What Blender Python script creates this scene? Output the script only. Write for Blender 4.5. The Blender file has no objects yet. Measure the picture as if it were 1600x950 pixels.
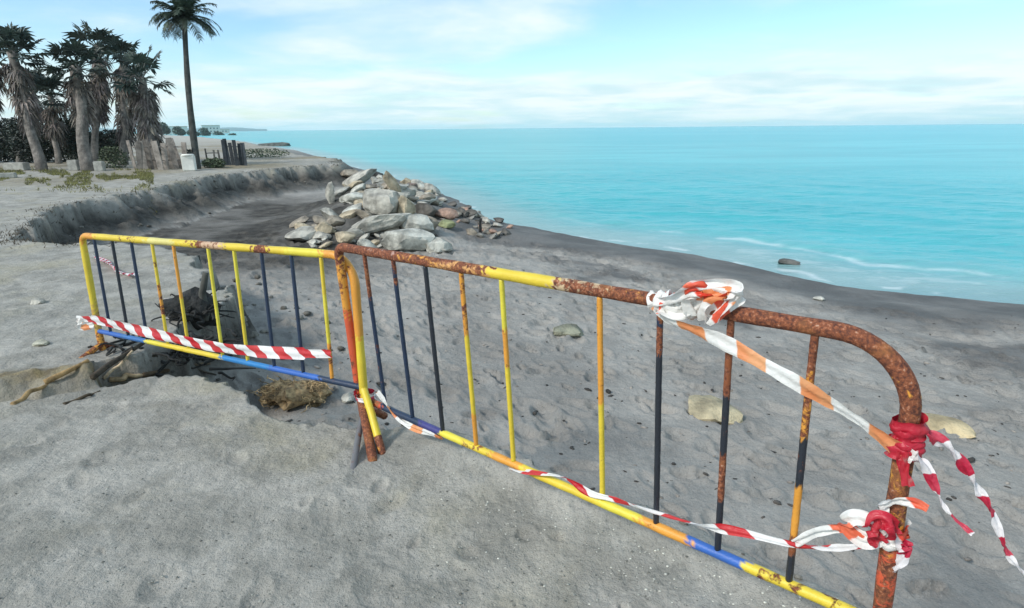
import bpy, bmesh, math, random
import numpy as np
from mathutils import Vector, Matrix

# ------------------------------------------------------------------ camera, sky, sun, exposure
S = bpy.context.scene
COL = S.collection
EYE = 1.6
PITCH = math.atan(275/900); ROLL = 0.0092
cd = bpy.data.cameras.new('camera'); cam = bpy.data.objects.new('camera', cd); COL.objects.link(cam)
cd.sensor_width = 36; cd.lens = 36*900/1600; cd.clip_start = 0.05; cd.clip_end = 80000
F_ = np.array([0, math.cos(PITCH), -math.sin(PITCH)]); U0 = np.array([0, math.sin(PITCH), math.cos(PITCH)]); R0 = np.array([1., 0, 0])
R_ = math.cos(ROLL)*R0 - math.sin(ROLL)*U0; U_ = math.sin(ROLL)*R0 + math.cos(ROLL)*U0
cam.matrix_world = Matrix(((R_[0], U_[0], -F_[0], 0), (R_[1], U_[1], -F_[1], 0), (R_[2], U_[2], -F_[2], EYE), (0, 0, 0, 1)))
S.camera = cam

SUN_EL, SUN_AZ = math.radians(40), math.radians(-125)      # behind the photographer, veiled by cloud
W = bpy.data.worlds.new('World'); S.world = W; W.use_nodes = True
nt = W.node_tree; nt.nodes.clear()
def N(nt, t, **k):
    n = nt.nodes.new(t)
    for a, b in k.items():
        if a in n.inputs.keys(): n.inputs[a].default_value = b
        else: setattr(n, a, b)
    return n
out = N(nt, 'ShaderNodeOutputWorld'); bg = N(nt, 'ShaderNodeBackground'); bg.inputs['Strength'].default_value = 0.1
sky = N(nt, 'ShaderNodeTexSky', sky_type='NISHITA', sun_disc=False, sun_elevation=SUN_EL, sun_rotation=SUN_AZ, air_density=1.0, dust_density=0.6, ozone_density=1.5)
tint = N(nt, 'ShaderNodeMix', data_type='RGBA', blend_type='MULTIPLY'); tint.inputs[0].default_value = 1
tint.inputs[7].default_value = (1.15, 1.40, 1.50, 1)
nt.links.new(sky.outputs[0], tint.inputs[6])
tc = N(nt, 'ShaderNodeTexCoord'); sp = N(nt, 'ShaderNodeSeparateXYZ'); nt.links.new(tc.outputs['Generated'], sp.inputs[0])
def M_(op, a, b=None, c=None, clamp=False, nt=nt):
    n = nt.nodes.new('ShaderNodeMath'); n.operation = op; n.use_clamp = clamp
    for i, v in enumerate((a, b, c)):
        if v is None: continue
        if isinstance(v, (int, float)): n.inputs[i].default_value = v
        else: nt.links.new(v, n.inputs[i])
    return n.outputs[0]
zc = M_('MAXIMUM', sp.outputs[2], 0.0)
den = M_('ADD', zc, 0.09)
cmb = N(nt, 'ShaderNodeCombineXYZ')
nt.links.new(M_('DIVIDE', sp.outputs[0], den), cmb.inputs[0]); nt.links.new(M_('DIVIDE', sp.outputs[1], den), cmb.inputs[1]); nt.links.new(M_('MULTIPLY', zc, 3.0), cmb.inputs[2])
def wnoise(scale, detail, rough, off, dist=0.3):
    mp = N(nt, 'ShaderNodeMapping'); mp.inputs['Location'].default_value = off; mp.inputs['Scale'].default_value = (1, 1, 1); nt.links.new(cmb.outputs[0], mp.inputs[0])
    n = N(nt, 'ShaderNodeTexNoise'); n.inputs['Scale'].default_value = scale; n.inputs['Detail'].default_value = detail; n.inputs['Roughness'].default_value = rough; n.inputs['Distortion'].default_value = dist
    nt.links.new(mp.outputs[0], n.inputs[0]); return n.outputs[0]
c1 = wnoise(0.65, 7, 0.54, (3.1, 0.4, 0)); c2 = wnoise(0.16, 3, 0.5, (7.7, 2.2, 0))
nn = M_('ADD', M_('MULTIPLY', c1, 1.15), M_('MULTIPLY', c2, 0.12))
band = N(nt, 'ShaderNodeValToRGB'); nt.links.new(sp.outputs[2], band.inputs[0])      # cloud bank near the horizon, thinner above
cr = band.color_ramp; cr.elements[0].position = 0.0; cr.elements[0].color = (.80,)*3+(1,); cr.elements[1].position = 0.45; cr.elements[1].color = (.66,)*3+(1,)
for p, v in ((0.028, .80), (0.07, .76), (0.095, .52), (0.14, .50), (0.20, .64)):
    e = cr.elements.new(p); e.color = (v,)*3+(1,)
cov = M_('ADD', nn, M_('SUBTRACT', band.outputs[0], 0.5))
mr = N(nt, 'ShaderNodeMapRange', interpolation_type='SMOOTHSTEP'); mr.inputs[1].default_value = 0.54; mr.inputs[2].default_value = 0.95; nt.links.new(cov, mr.inputs[0])
cl = N(nt, 'ShaderNodeMix', data_type='RGBA'); cw = N(nt, 'ShaderNodeMix', data_type='RGBA'); cw.inputs[6].default_value = (5.0, 6.8, 7.2, 1); cw.inputs[7].default_value = (7.2, 7.9, 8.0, 1); cwr = N(nt, 'ShaderNodeMapRange', interpolation_type='SMOOTHSTEP'); cwr.inputs[1].default_value = .30; cwr.inputs[2].default_value = .68; nt.links.new(wnoise(1.1, 6, .55, (1.3, 5.2, .4)), cwr.inputs[0]); nt.links.new(cwr.outputs[0], cw.inputs[0]); nt.links.new(cw.outputs[2], cl.inputs[7])
nt.links.new(mr.outputs[0], cl.inputs[0]); nt.links.new(tint.outputs[2], cl.inputs[6]); nt.links.new(cl.outputs[2], bg.inputs[0]); nt.links.new(bg.outputs[0], out.inputs[0])

sl = bpy.data.lights.new('sun', 'SUN'); sl.energy = 2.3; sl.angle = math.radians(10); sl.color = (1.0, 0.95, 0.88)
sun = bpy.data.objects.new('sun', sl); COL.objects.link(sun)
sd = Vector((math.sin(SUN_AZ)*math.cos(SUN_EL), math.cos(SUN_AZ)*math.cos(SUN_EL), math.sin(SUN_EL)))
sun.rotation_euler = sd.to_track_quat('Z', 'Y').to_euler(); sun.location = (0, -5, 20)
S.cycles.volume_bounces = 3
S.view_settings.view_transform = 'Standard'; S.view_settings.look = 'None'; S.view_settings.gamma = 1; S.view_settings.exposure = 0.42

rnd = random.Random(7)
# ------------------------------------------------------------------ helpers
def tag(o, label=None, cat=None, group=None, kind=None):
    if label: o['label'] = label
    if cat: o['category'] = cat
    if group: o['group'] = group
    if kind: o['kind'] = kind
    return o
def mesh_obj(name, verts, faces, mat, parent=None, smooth=True, attrs=None, uvs=None):
    me = bpy.data.meshes.new(name); me.from_pydata([tuple(v) for v in verts], [], faces)
    if smooth: me.polygons.foreach_set('use_smooth', [True]*len(me.polygons))
    if attrs:
        for an, (typ, data) in attrs.items():
            a = me.attributes.new(an, typ, 'POINT')
            if typ == 'FLOAT': a.data.foreach_set('value', np.asarray(data, dtype=np.float32).ravel())
            else: a.data.foreach_set('color', np.asarray(data, dtype=np.float32).ravel())
    if uvs is not None:
        uv = me.uv_layers.new(name='UVMap'); li = np.empty(len(me.loops), dtype=np.int32); me.loops.foreach_get('vertex_index', li)
        uv.data.foreach_set('uv', np.asarray(uvs, dtype=np.float32)[li].ravel())
    me.update(); o = bpy.data.objects.new(name, me); me.materials.append(mat); COL.objects.link(o)
    if parent: o.parent = parent
    return o
def empty(name, loc=(0, 0, 0), mat=None):
    o = bpy.data.objects.new(name, None); COL.objects.link(o); o.empty_display_size = 0.2
    if mat is not None: o.matrix_world = mat
    else: o.location = loc
    return o
_tj = random.Random(2)
class MB:
    def __init__(s): s.v = []; s.f = []; s.c = []
    def add(s, vs, fs, col=None):
        b = len(s.v); s.v += [tuple(v) for v in vs]; s.f += [tuple(b+i for i in f) for f in fs]; s.c += [col if col is not None else (1, 1, 1, 1)]*len(vs) if not isinstance(col, list) else col
    def tube(s, path, rad, n=8, col=None, cap=True):
        P = [Vector(p) for p in path]; m = len(P)
        if not callable(rad): r0 = rad; rad = lambda t: r0
        T = [(P[min(i+1, m-1)]-P[max(i-1, 0)]).normalized() for i in range(m)]
        a = T[0].orthogonal().normalized(); vs = []; cs = []
        for i in range(m):
            a = (a - T[i]*a.dot(T[i])).normalized(); b = T[i].cross(a); r = rad(i/(m-1) if m > 1 else 0)
            for k in range(n):
                t = 2*math.pi*k/n; vs.append(P[i]+a*(r*math.cos(t))+b*(r*math.sin(t)))
                cs.append(col(i/(m-1)+_tj.gauss(0, .006)) if callable(col) else (col or (1, 1, 1, 1)))
        fs = [(i*n+k, i*n+(k+1) % n, (i+1)*n+(k+1) % n, (i+1)*n+k) for i in range(m-1) for k in range(n)]
        if cap: fs += [tuple(range(n))[::-1], tuple((m-1)*n+k for k in range(n))]
        s.add(vs, fs, cs)
    def box(s, c, sz, rot=None, col=None):
        c = Vector(c); vs = []
        for x in (-.5, .5):
            for y in (-.5, .5):
                for z in (-.5, .5):
                    v = Vector((x*sz[0], y*sz[1], z*sz[2]))
                    if rot is not None: v = rot @ v
                    vs.append(c+v)
        s.add(vs, [(0, 1, 3, 2), (4, 6, 7, 5), (0, 4, 5, 1), (2, 3, 7, 6), (0, 2, 6, 4), (1, 5, 7, 3)], col)
    def build(s, name, mat, parent=None, smooth=True):
        return mesh_obj(name, s.v, s.f, mat, parent, smooth, {'Col': ('FLOAT_COLOR', s.c)})
def spline(pts, n=10):
    P = [Vector(p) for p in pts]; P = [P[0]*2-P[1]]+P+[P[-1]*2-P[-2]]; o = []
    for i in range(1, len(P)-2):
        for k in range(n):
            t = k/n; a, b, c, d = P[i-1], P[i], P[i+1], P[i+2]
            o.append(0.5*((2*b)+(c-a)*t+(2*a-5*b+4*c-d)*t*t+(3*b-a-3*c+d)*t**3))
    o.append(P[-2]); return o
# numpy noise
_rs = np.random.RandomState(11); _T = _rs.rand(256, 256)
def vnoise(x, y):
    xi = np.floor(x).astype(np.int64); yi = np.floor(y).astype(np.int64); u = x-xi; v = y-yi
    u = u*u*(3-2*u); v = v*v*(3-2*v); g = lambda a, b: _T[a & 255, b & 255]
    return ((g(xi, yi)*(1-u)+g(xi+1, yi)*u)*(1-v)+(g(xi, yi+1)*(1-u)+g(xi+1, yi+1)*u)*v)*2-1
def fbm(x, y, o=4, g=0.5):
    a = 1; s = 0; c, sn = 0.8, 0.6
    for i in range(o):
        s = s+a*vnoise(x, y); x, y = 2.03*(c*x-sn*y)+17.3, 2.03*(sn*x+c*y)-9.1; a *= g
    return s
def sstep(a, b, x):
    t = np.clip((x-a)/(b-a), 0, 1); return t*t*(3-2*t)
def pdist(x, y, P):
    d = np.full(x.shape, 1e18)
    for (ax, ay), (bx, by) in zip(P[:-1], P[1:]):
        dx, dy = bx-ax, by-ay; t = np.clip(((x-ax)*dx+(y-ay)*dy)/(dx*dx+dy*dy), 0, 1)
        d = np.minimum(d, (x-ax-t*dx)**2+(y-ay-t*dy)**2)
    return np.sqrt(d)
def inside(x, y, P):
    r = np.zeros(x.shape, bool)
    for (ax, ay), (bx, by) in zip(P, P[1:]+P[:1]):
        if ay == by: continue
        r ^= ((ay > y) != (by > y)) & (x < (bx-ax)*(y-ay)/(by-ay)+ax)
    return r
# ------------------------------------------------------------------ the lie of the land
EDGE = [(4000, -3600), (60, -55), (8, -6.2), (4, -1.9), (2.4, .12), (1.6, .93), (1.12, 1.62), (.62, 2.05), (.08, 2.5), (-.33, 2.85), (-.6, 2.93), (-.92, 2.84), (-1.25, 2.96), (-1.58, 3.22), (-1.85, 3.5), (-2.2, 3.66), (-2.62, 3.62), (-2.9, 3.66), (-2.95, 3.85), (-2.78, 4.15), (-2.72, 4.9),
        (-3.1, 5.9), (-3.6, 6.7), (-4.3, 7.7), (-5.6, 8.75), (-6.8, 8.75), (-7.7, 8.85), (-8.3, 9.6), (-8.75, 10.9), (-10.16, 12.8), (-10.6, 16.2), (-11.1, 21.8), (-9.9, 26.3), (-8.6, 29.4), (-9.5, 33), (-16, 44), (-40, 90), (-100, 190), (-300, 480), (-900, 1200), (-2600, 3600)]
SHORE = [(4040, -3580), (75, -48), (24, -8), (14.5, 4), (10.6, 8.0), (9.25, 9.95), (8.3, 10.45), (6.65, 11.3), (5.6, 13.0), (4.75, 14.4), (3.5, 15.4), (1.9, 16.7), (.4, 17.6), (-.6, 19.4), (-1.4, 21.7), (-3.4, 27.5), (-5.4, 33.4), (-8.5, 41), (-15, 54), (-34, 95), (-88, 190), (-285, 480), (-880, 1210), (-2580, 3620)]
CLOSE = [(-9000, 3700), (-9000, -4200), (4000, -4200)]
PLAT = EDGE+CLOSE; LAND = SHORE+CLOSE
SEA = -1.5
def zones(x, y):
    de = pdist(x, y, EDGE)*np.where(inside(x, y, PLAT), 1, -1); ds = pdist(x, y, SHORE)*np.where(inside(x, y, LAND), 1, -1)
    return de, ds
def gauss(x, y, cx, cy, ax, ay, ang=0):
    c, s = math.cos(ang), math.sin(ang); u = ((x-cx)*c+(y-cy)*s)/ax; v = (-(x-cx)*s+(y-cy)*c)/ay
    return np.exp(-(u*u+v*v))
def height(x, y, full=False):
    x = np.asarray(x, float); y = np.asarray(y, float); r = np.hypot(x, y)
    wob = 0.10*fbm(x*2.1, y*2.1, 3)*sstep(0, 8, r)*2+0.045*fbm(x*3.3+9, y*3.3, 4)+0.02*fbm(x*10+9, y*10, 3)
    de, ds = zones(x, y); de2 = de+wob*np.where(de > -1.5, 1, 0)
    dsw = ds+0.30*fbm(x*0.35, y*0.35, 3)
    farf = sstep(5.5, 12, y)*sstep(0.5, -3, x)
    top = 0.0+0.03*fbm(x*.55+3, y*.55, 3)+0.010*fbm(x*3+5, y*3, 4)*(1+0*r)+0.0035*fbm(x*17, y*17, 3)*sstep(12, 5, r)
    t = np.clip(ds, 0, None)/(np.clip(ds, 0, None)+np.clip(-de, 0, None)+1e-6)
    bh = SEA-0.02+(0.92-0.22*farf)*t**0.9+0.03*fbm(x*.5, y*.5+4, 3)*np.clip(ds, 0, 1)+0.012*fbm(x*2.2+2, y*2.2, 3)*np.clip(ds, 0, 1)+0.0035*fbm(x*11, y*11, 3)*np.clip(ds, 0, 1)*sstep(14, 5, r)
    bh = np.where(ds < 0, SEA-0.02+np.clip(dsw if False else ds, -60, 0)*0.09, bh)
    # berm ridge a little above the swash line
    bh = bh+0.07*np.exp(-((ds-2.2)/0.8)**2)*sstep(-4, 1, x)
    # rubble mound running to the water
    mound = 0.92*gauss(x, y, -4.6, 20.5, 1.9, 6.0, 0.05)+0.5*gauss(x, y, -3.2, 15.8, 1.5, 2.2, 0.3)+0.28*gauss(x, y, -.9, 17.6, 1.7, 2.4, 0.9)
    bh = bh+mound*(1+0.25*fbm(x*1.3, y*1.3, 3))
    wd = 0.10+0.25*sstep(5, 9, r)+1.15*sstep(12, 20, r)
    u = np.clip((de2/wd+1)/1.08+.05*fbm(x*6, y*6, 3)*sstep(5, 9, r), 0, 1); tf = np.clip(.55+.45*fbm(x*.8+5, y*.8, 3), .25, .9); k = tf*np.clip(u/.84, 0, 1)**1.25+(1-tf)*sstep(.83, .97, u)
    z = bh+(top-bh)*k
    # crumbling lip, slab mound by the middle foot, root ridge on the left
    z = z+0.06*gauss(x, y, -.36, 2.62, .22, .15, -.7)*k+0.05*gauss(x, y, .9, 1.75, .9, .12, -.70)*k+0.05*gauss(x, y, 0.1, 2.35, .4, .12, -.70)*k
    ln = ((x+3.25)*0.50-(y-3.32)*0.866)          # line through the left crevice
    al = ((x+3.25)*0.866+(y-3.32)*0.50)
    w = sstep(.9, .45, np.abs(al+.05)); ln = ln+.05*fbm(x*4, y*4, 3)
    z = z+w*0.085*np.exp(-((ln+.20)/.17)**2)*(1+.3*fbm(x*9, y*9, 3))-w*0.05*np.exp(-((ln-.03)/.05)**2)
    z = z-0.30*gauss(x, y, -2.45, 4.25, .42, .42)*(1-k)
    # bank face gullies
    z = z+0.10*fbm(x*1.7, y*1.7, 4)*np.exp(-((k-.5)/.28)**2)*sstep(7, 14, r)
    if full: return z, de2, ds, k, ln, w
    return z
def ray(px, py):
    d = F_+R_*((px-800)/900)-U_*((py-475)/900); return d
def hit(px, py):                                  # where a line of sight meets the ground
    d = ray(px, py); t = np.geomspace(0.8, 900, 420)
    for _ in range(3):
        P = d[None]*t[:, None]+np.array([0, 0, EYE]); h = height(P[:, 0], P[:, 1]); i = max(1, int(np.argmax(P[:, 2] < h))); t0 = t; t = np.linspace(t[i-1], t[i], 24)
    t = t0; p = P[i]
    return Vector((p[0], p[1], float(h[i]))), float(t[i])
def flat(pxs, pys, z0=0.0):                       # many lines of sight against a level, then the true ground height there
    d = F_[None]+R_[None]*((np.asarray(pxs)[:, None]-800)/900)-U_[None]*((np.asarray(pys)[:, None]-475)/900); t = (z0-EYE)/d[:, 2]; x, y = d[:, 0]*t, d[:, 1]*t
    z, _, ds_, k_, _, _ = height(x, y, True); return x, y, z, ds_, k_
def G(x, y): return float(height(np.array([x]), np.array([y]))[0])
def atdist(px, py, t): d = ray(px, py)*t; return Vector((d[0], d[1], d[2]+EYE))

# ------------------------------------------------------------------ materials
def newmat(name):
    m = bpy.data.materials.new(name); m.use_nodes = True; nt = m.node_tree; b = nt.nodes['Principled BSDF']; return m, nt, b
def mixc(nt, f, a, b, mode='MIX'):
    n = nt.nodes.new('ShaderNodeMix'); n.data_type = 'RGBA'; n.blend_type = mode
    for i, v in ((0, f), (6, a), (7, b)):
        if isinstance(v, (int, float)): n.inputs[i].default_value = v
        elif isinstance(v, (tuple, list)): n.inputs[i].default_value = tuple(v)+((1,) if len(v) == 3 else ())
        else: nt.links.new(v, n.inputs[i])
    return n.outputs[2]
def noise(nt, vec, scale, detail=4, rough=.55, dist=0):
    n = nt.nodes.new('ShaderNodeTexNoise'); n.inputs['Scale'].default_value = scale; n.inputs['Detail'].default_value = detail; n.inputs['Roughness'].default_value = rough; n.inputs['Distortion'].default_value = dist
    if vec is not None: nt.links.new(vec, n.inputs[0])
    return n.outputs[0]
def ramp(nt, f, a, b, lo=0., hi=1.):
    n = nt.nodes.new('ShaderNodeMapRange'); n.interpolation_type = 'SMOOTHSTEP'
    nt.links.new(f, n.inputs[0]); n.inputs[1].default_value = a; n.inputs[2].default_value = b; n.inputs[3].default_value = lo; n.inputs[4].default_value = hi; return n.outputs[0]
def bump(nt, b, h, dist, strength=1.0, prev=None):
    n = nt.nodes.new('ShaderNodeBump'); n.inputs['Strength'].default_value = strength; n.inputs['Distance'].default_value = dist; nt.links.new(h, n.inputs['Height'])
    if prev: nt.links.new(prev, n.inputs['Normal'])
    if b: nt.links.new(n.outputs[0], b.inputs['Normal'])
    return n.outputs[0]
def objco(nt, which='Object'): return nt.nodes.new('ShaderNodeTexCoord').outputs[which]
def scaled(nt, vec, s):
    n = nt.nodes.new('ShaderNodeMapping'); n.inputs['Scale'].default_value = s; nt.links.new(vec, n.inputs[0]); return n.outputs[0]
def attr(nt, name, k='Fac'): n = nt.nodes.new('ShaderNodeAttribute'); n.attribute_name = name; return n.outputs[k]
def simple(name, col, rough=.8, var=.25, scale=6, bmp=0, bs=20, usecol=False, spec=None, trans=0):
    m, nt, b = newmat(name); co = objco(nt); n1 = noise(nt, co, scale, 5, .6)
    base = tuple(col) if not usecol else attr(nt, 'Col', 'Color')
    if usecol: base = mixc(nt, 1., tuple(col), base, 'MULTIPLY')
    dk = mixc(nt, 1.0, base, (1-var*1.3,)*3, 'MULTIPLY'); lt = mixc(nt, 1.0, base, (1+var,)*3, 'MULTIPLY')
    nt.links.new(mixc(nt, ramp(nt, n1, .3, .7), dk, lt), b.inputs['Base Color']); b.inputs['Roughness'].default_value = rough
    if spec is not None: b.inputs['Specular IOR Level'].default_value = spec
    if bmp: bump(nt, b, noise(nt, co, bs, 5, .65), bmp)
    return m
# ground
GM, nt, b = newmat('grey_sand'); co = objco(nt)
n_big = noise(nt, co, .9, 5, .6, .3); n_mid = noise(nt, co, 7, 5, .65); n_fine = noise(nt, co, 75, 4, .75); n_pat = noise(nt, co, 2.7, 6, .62, .4)
beachc = mixc(nt, ramp(nt, n_big, .35, .65), (.27, .26, .24), (.38, .365, .335))
topc = mixc(nt, ramp(nt, n_pat, .35, .66), (.285, .275, .243), (.43, .412, .37))
topc = mixc(nt, ramp(nt, n_big, .48, .72, 0, .8), topc, (.38, .345, .25))
c = mixc(nt, attr(nt, 'top'), beachc, topc)
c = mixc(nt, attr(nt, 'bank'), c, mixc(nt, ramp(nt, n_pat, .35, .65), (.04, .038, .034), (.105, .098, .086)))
c = mixc(nt, attr(nt, 'soil'), c, mixc(nt, ramp(nt, n_mid, .35, .65), (.11, .085, .045), (.33, .26, .13)))
c = mixc(nt, attr(nt, 'wet'), c, mixc(nt, ramp(nt, n_big, .35, .65), (.092, .092, .090), (.145, .143, .137)))
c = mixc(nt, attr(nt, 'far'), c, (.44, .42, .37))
c = mixc(nt, ramp(nt, n_mid, .3, .7, .0, .35), c, mixc(nt, 1., c, (.62, .62, .62), 'MULTIPLY'))
c = mixc(nt, ramp(nt, n_fine, .56, .70, 0, .55), c, mixc(nt, 1., c, (1.7, 1.7, 1.65), 'MULTIPLY'))
c = mixc(nt, ramp(nt, n_fine, .44, .32, 0, .65), c, mixc(nt, 1., c, (.5, .5, .5), 'MULTIPLY'))
nt.links.new(c, b.inputs['Base Color'])
wt = attr(nt, 'wet'); nt.links.new(M_('SUBTRACT', .92, M_('MULTIPLY', wt, .25, nt=nt), nt=nt), b.inputs['Roughness']); b.inputs['Specular IOR Level'].default_value = .22
pb = bump(nt, None, noise(nt, co, 16, 6, .65), .035, .9); bump(nt, b, noise(nt, co, 150, 3, .7), .004, .9, pb)
# sea
SM, nt, b = newmat('sea_water'); co = objco(nt)
dp = attr(nt, 'depth'); fo = attr(nt, 'foam')
st = noise(nt, scaled(nt, co, (.05, .22, 1)), 1.0, 4, .6, .5); st2 = noise(nt, scaled(nt, co, (.004, .02, 1)), 1.0, 4, .6, .5)
deep = mixc(nt, ramp(nt, st, .35, .65), (.05, .385, .42), (.075, .47, .50)); deep = mixc(nt, ramp(nt, st2, .4, .65, 0, .6), deep, (.022, .39, .43))
shal = mixc(nt, ramp(nt, st, .35, .65), (.17, .32, .33), (.25, .40, .40))
c = mixc(nt, ramp(nt, dp, 0.0, 5.0), shal, deep)
c = mixc(nt, fo, c, (.8, .85, .85))
nt.links.new(c, b.inputs['Base Color']); b.inputs['IOR'].default_value = 1.33; b.inputs['Roughness'].default_value = .25; b.inputs['Specular IOR Level'].default_value = .35
pb = bump(nt, None, noise(nt, scaled(nt, co, (.35, 1.1, 1)), 1.6, 5, .6, .3), .16, .9); bump(nt, b, noise(nt, scaled(nt, co, (1, 2.2, 1)), 6, 4, .6), .02, .7, pb)
# rusty painted steel: the paint colour of each segment is stored on the tube, rust eats it away
def steel():
    m, nt, b = newmat('rusty_painted_steel'); co = objco(nt); cn = nt.nodes.new('ShaderNodeAttribute'); cn.attribute_name = 'Col'
    n1 = noise(nt, co, 24, 6, .7, .4); n2 = noise(nt, co, 85, 4, .7); n3 = noise(nt, co, 9, 4, .6)
    rust = mixc(nt, ramp(nt, n2, .35, .65), (.075, .024, .016), (.29, .09, .035)); rust = mixc(nt, ramp(nt, n3, .5, .75, 0, .45), rust, (.48, .20, .055))
    rust = mixc(nt, ramp(nt, n2, .57, .72, 0, .55), rust, (.58, .42, .31))
    th = M_('ADD', M_('MULTIPLY', n1, .6, nt=nt), M_('MULTIPLY', cn.outputs['Alpha'], .62, nt=nt), nt=nt)
    f = ramp(nt, th, .56, .62)
    paint = mixc(nt, ramp(nt, n3, .3, .7, .0, .3), cn.outputs['Color'], mixc(nt, 1., cn.outputs['Color'], (.55, .5, .45), 'MULTIPLY'))
    nt.links.new(mixc(nt, f, paint, rust), b.inputs['Base Color']); nt.links.new(ramp(nt, f, 0, 1, .42, .85), b.inputs['Roughness'])
    bump(nt, b, M_('ADD', M_('MULTIPLY', f, -.5, nt=nt), n2, nt=nt), .0022); return m
STEEL = steel()
def tapemat(name, red, white, per, slant, faded, duty=.5):
    m, nt, b = newmat(name); uv = nt.nodes.new('ShaderNodeUVMap').outputs[0]; s = nt.nodes.new('ShaderNodeSeparateXYZ'); nt.links.new(uv, s.inputs[0]); co = objco(nt)
    x = M_('ADD', s.outputs[0], M_('MULTIPLY', s.outputs[1], slant, nt=nt), nt=nt)
    x = M_('ADD', x, M_('MULTIPLY', M_('SUBTRACT', noise(nt, co, 35, 2), .5, nt=nt), .006, nt=nt), nt=nt)
    fr = M_('FRACT', M_('DIVIDE', x, per, nt=nt), nt=nt); k = ramp(nt, fr, 1-duty, 1.03-duty); k2 = ramp(nt, fr, .97, 1.0); k = M_('SUBTRACT', k, k2, nt=nt)
    rc = mixc(nt, ramp(nt, noise(nt, co, 7, 3), .35, .65), red, faded)
    wc = mixc(nt, ramp(nt, noise(nt, co, 30, 4), .55, .75, 0, .4), white, (.45, .42, .36))
    c = mixc(nt, k, wc, rc); nt.links.new(c, b.inputs['Base Color']); b.inputs['Roughness'].default_value = .38
    tr = nt.nodes.new('ShaderNodeBsdfTranslucent'); nt.links.new(c, tr.inputs[0]); mx = nt.nodes.new('ShaderNodeMixShader'); mx.inputs[0].default_value = .22
    nt.links.new(b.outputs[0], mx.inputs[1]); nt.links.new(tr.outputs[0], mx.inputs[2]); nt.links.new(mx.outputs[0], nt.nodes['Material Output'].inputs[0])
    bump(nt, b, noise(nt, co, 60, 4, .6, .6), .004); return m
TRED = tapemat('red_white_tape', (.55, .015, .025), (.84, .82, .80), .21, 1.3, (.62, .05, .05))
TORG = tapemat('faded_orange_tape', (.80, .27, .10), (.86, .84, .80), .19, .5, (.85, .42, .20))
TMAG = tapemat('twisted_red_tape', (.50, .015, .05), (.84, .80, .80), .11, .3, (.60, .06, .10))
TKNOT = tapemat('crumpled_tape', (.75, .06, .03), (.86, .84, .80), .21, .7, (.85, .20, .10), .30)

# ------------------------------------------------------------------ ground sheet
radii = np.concatenate([np.linspace(.05, 1, 30)[:-1], np.geomspace(1, 38, 600)[:-1], np.geomspace(38, 6000, 160)])
ang = np.radians(np.concatenate([np.arange(-180, -54, 3.0), np.arange(-54, 54, .17), np.arange(54, 180, 3.0)]))
nr, na = len(radii), len(ang)
RR, AA = np.meshgrid(radii, ang, indexing='ij'); X = RR*np.sin(AA); Y = RR*np.cos(AA)
Z, DE, DS, K, LN, LW = height(X, Y, True)
# footprints and scuffs in the sand
def dent(cx, cy, a, b2, th, dep):
    r = math.hypot(cx, cy); t = math.atan2(cx, cy); m = max(a, b2)*2.6
    i0, i1 = np.searchsorted(radii, r-m), np.searchsorted(radii, r+m); j0, j1 = np.searchsorted(ang, t-m/r), np.searchsorted(ang, t+m/r)
    if i1 <= i0 or j1 <= j0: return
    x = X[i0:i1, j0:j1]-cx; y = Y[i0:i1, j0:j1]-cy; c, s = math.cos(th), math.sin(th)
    q = np.sqrt(((x*c+y*s)/a)**2+((-x*s+y*c)/b2)**2)
    Z[i0:i1, j0:j1] += dep*(-np.exp(-q**3)+0.55*np.exp(-((q-1.35)/.3)**2))
fr = random.Random(5)
nd = 0
while nd < 2100:
    cx, cy = fr.uniform(-7, 10), fr.uniform(2, 15)
    q, _, ds0, k0, _, _ = height(np.array([cx]), np.array([cy]), True)
    if k0[0] > .02 or ds0[0] < 2.6: continue
    th = -.6+fr.gauss(0, .5); L = fr.uniform(.05, .13)*(1+.05*cy); dent(cx, cy, L, L*fr.uniform(.4, .6), th, fr.uniform(.014, .05)); nd += 1
for i in range(500):
    cx, cy = fr.uniform(-6, 1), fr.uniform(1.2, 8)
    q, _, ds0, k0, _, _ = height(np.array([cx]), np.array([cy]), True)
    if k0[0] < .98: continue
    L = fr.uniform(.025, .09); dent(cx, cy, L, L*fr.uniform(.4, .9), fr.uniform(0, 3), fr.uniform(.003, .012))
idx = (np.arange(nr-1)[:, None]*na+np.arange(na-1)[None]).ravel()
quads = np.stack([idx, idx+1, idx+na+1, idx+na], 1)
ring = np.arange(nr-1)*na; quads = np.concatenate([quads, np.stack([ring+na-1, ring, ring+na, ring+2*na-1], 1)])
def fast_mesh(name, V, Q, mat, attrs):
    me = bpy.data.meshes.new(name); me.vertices.add(len(V)); me.vertices.foreach_set('co', V.astype(np.float32).ravel())
    me.loops.add(Q.size); me.polygons.add(len(Q)); me.loops.foreach_set('vertex_index', Q.astype(np.int32).ravel())
    me.polygons.foreach_set('loop_start', np.arange(0, Q.size, 4, dtype=np.int32)); me.polygons.foreach_set('loop_total', np.full(len(Q), 4, dtype=np.int32))
    me.polygons.foreach_set('use_smooth', np.ones(len(Q), bool)); me.update(calc_edges=True); me.validate()
    for k, d in attrs.items():
        a = me.attributes.new(k, 'FLOAT', 'POINT'); a.data.foreach_set('value', d.astype(np.float32).ravel())
    me.materials.append(mat); o = bpy.data.objects.new(name, me); COL.objects.link(o); return o
rr = np.hypot(X, Y)
wn = fbm(X*.4+3, Y*.4, 4)
wet = sstep(3.4, 2.3, DS-.2+1.0*wn)*sstep(.6, -.2, K)*1.0
wet = np.maximum(wet, .75*sstep(.8, .3, np.abs(DS-4.3+.9*wn))*sstep(-1, 1, X)*sstep(.0, .5, fbm(X*.8, Y*.8+7, 4)+.4))
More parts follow.
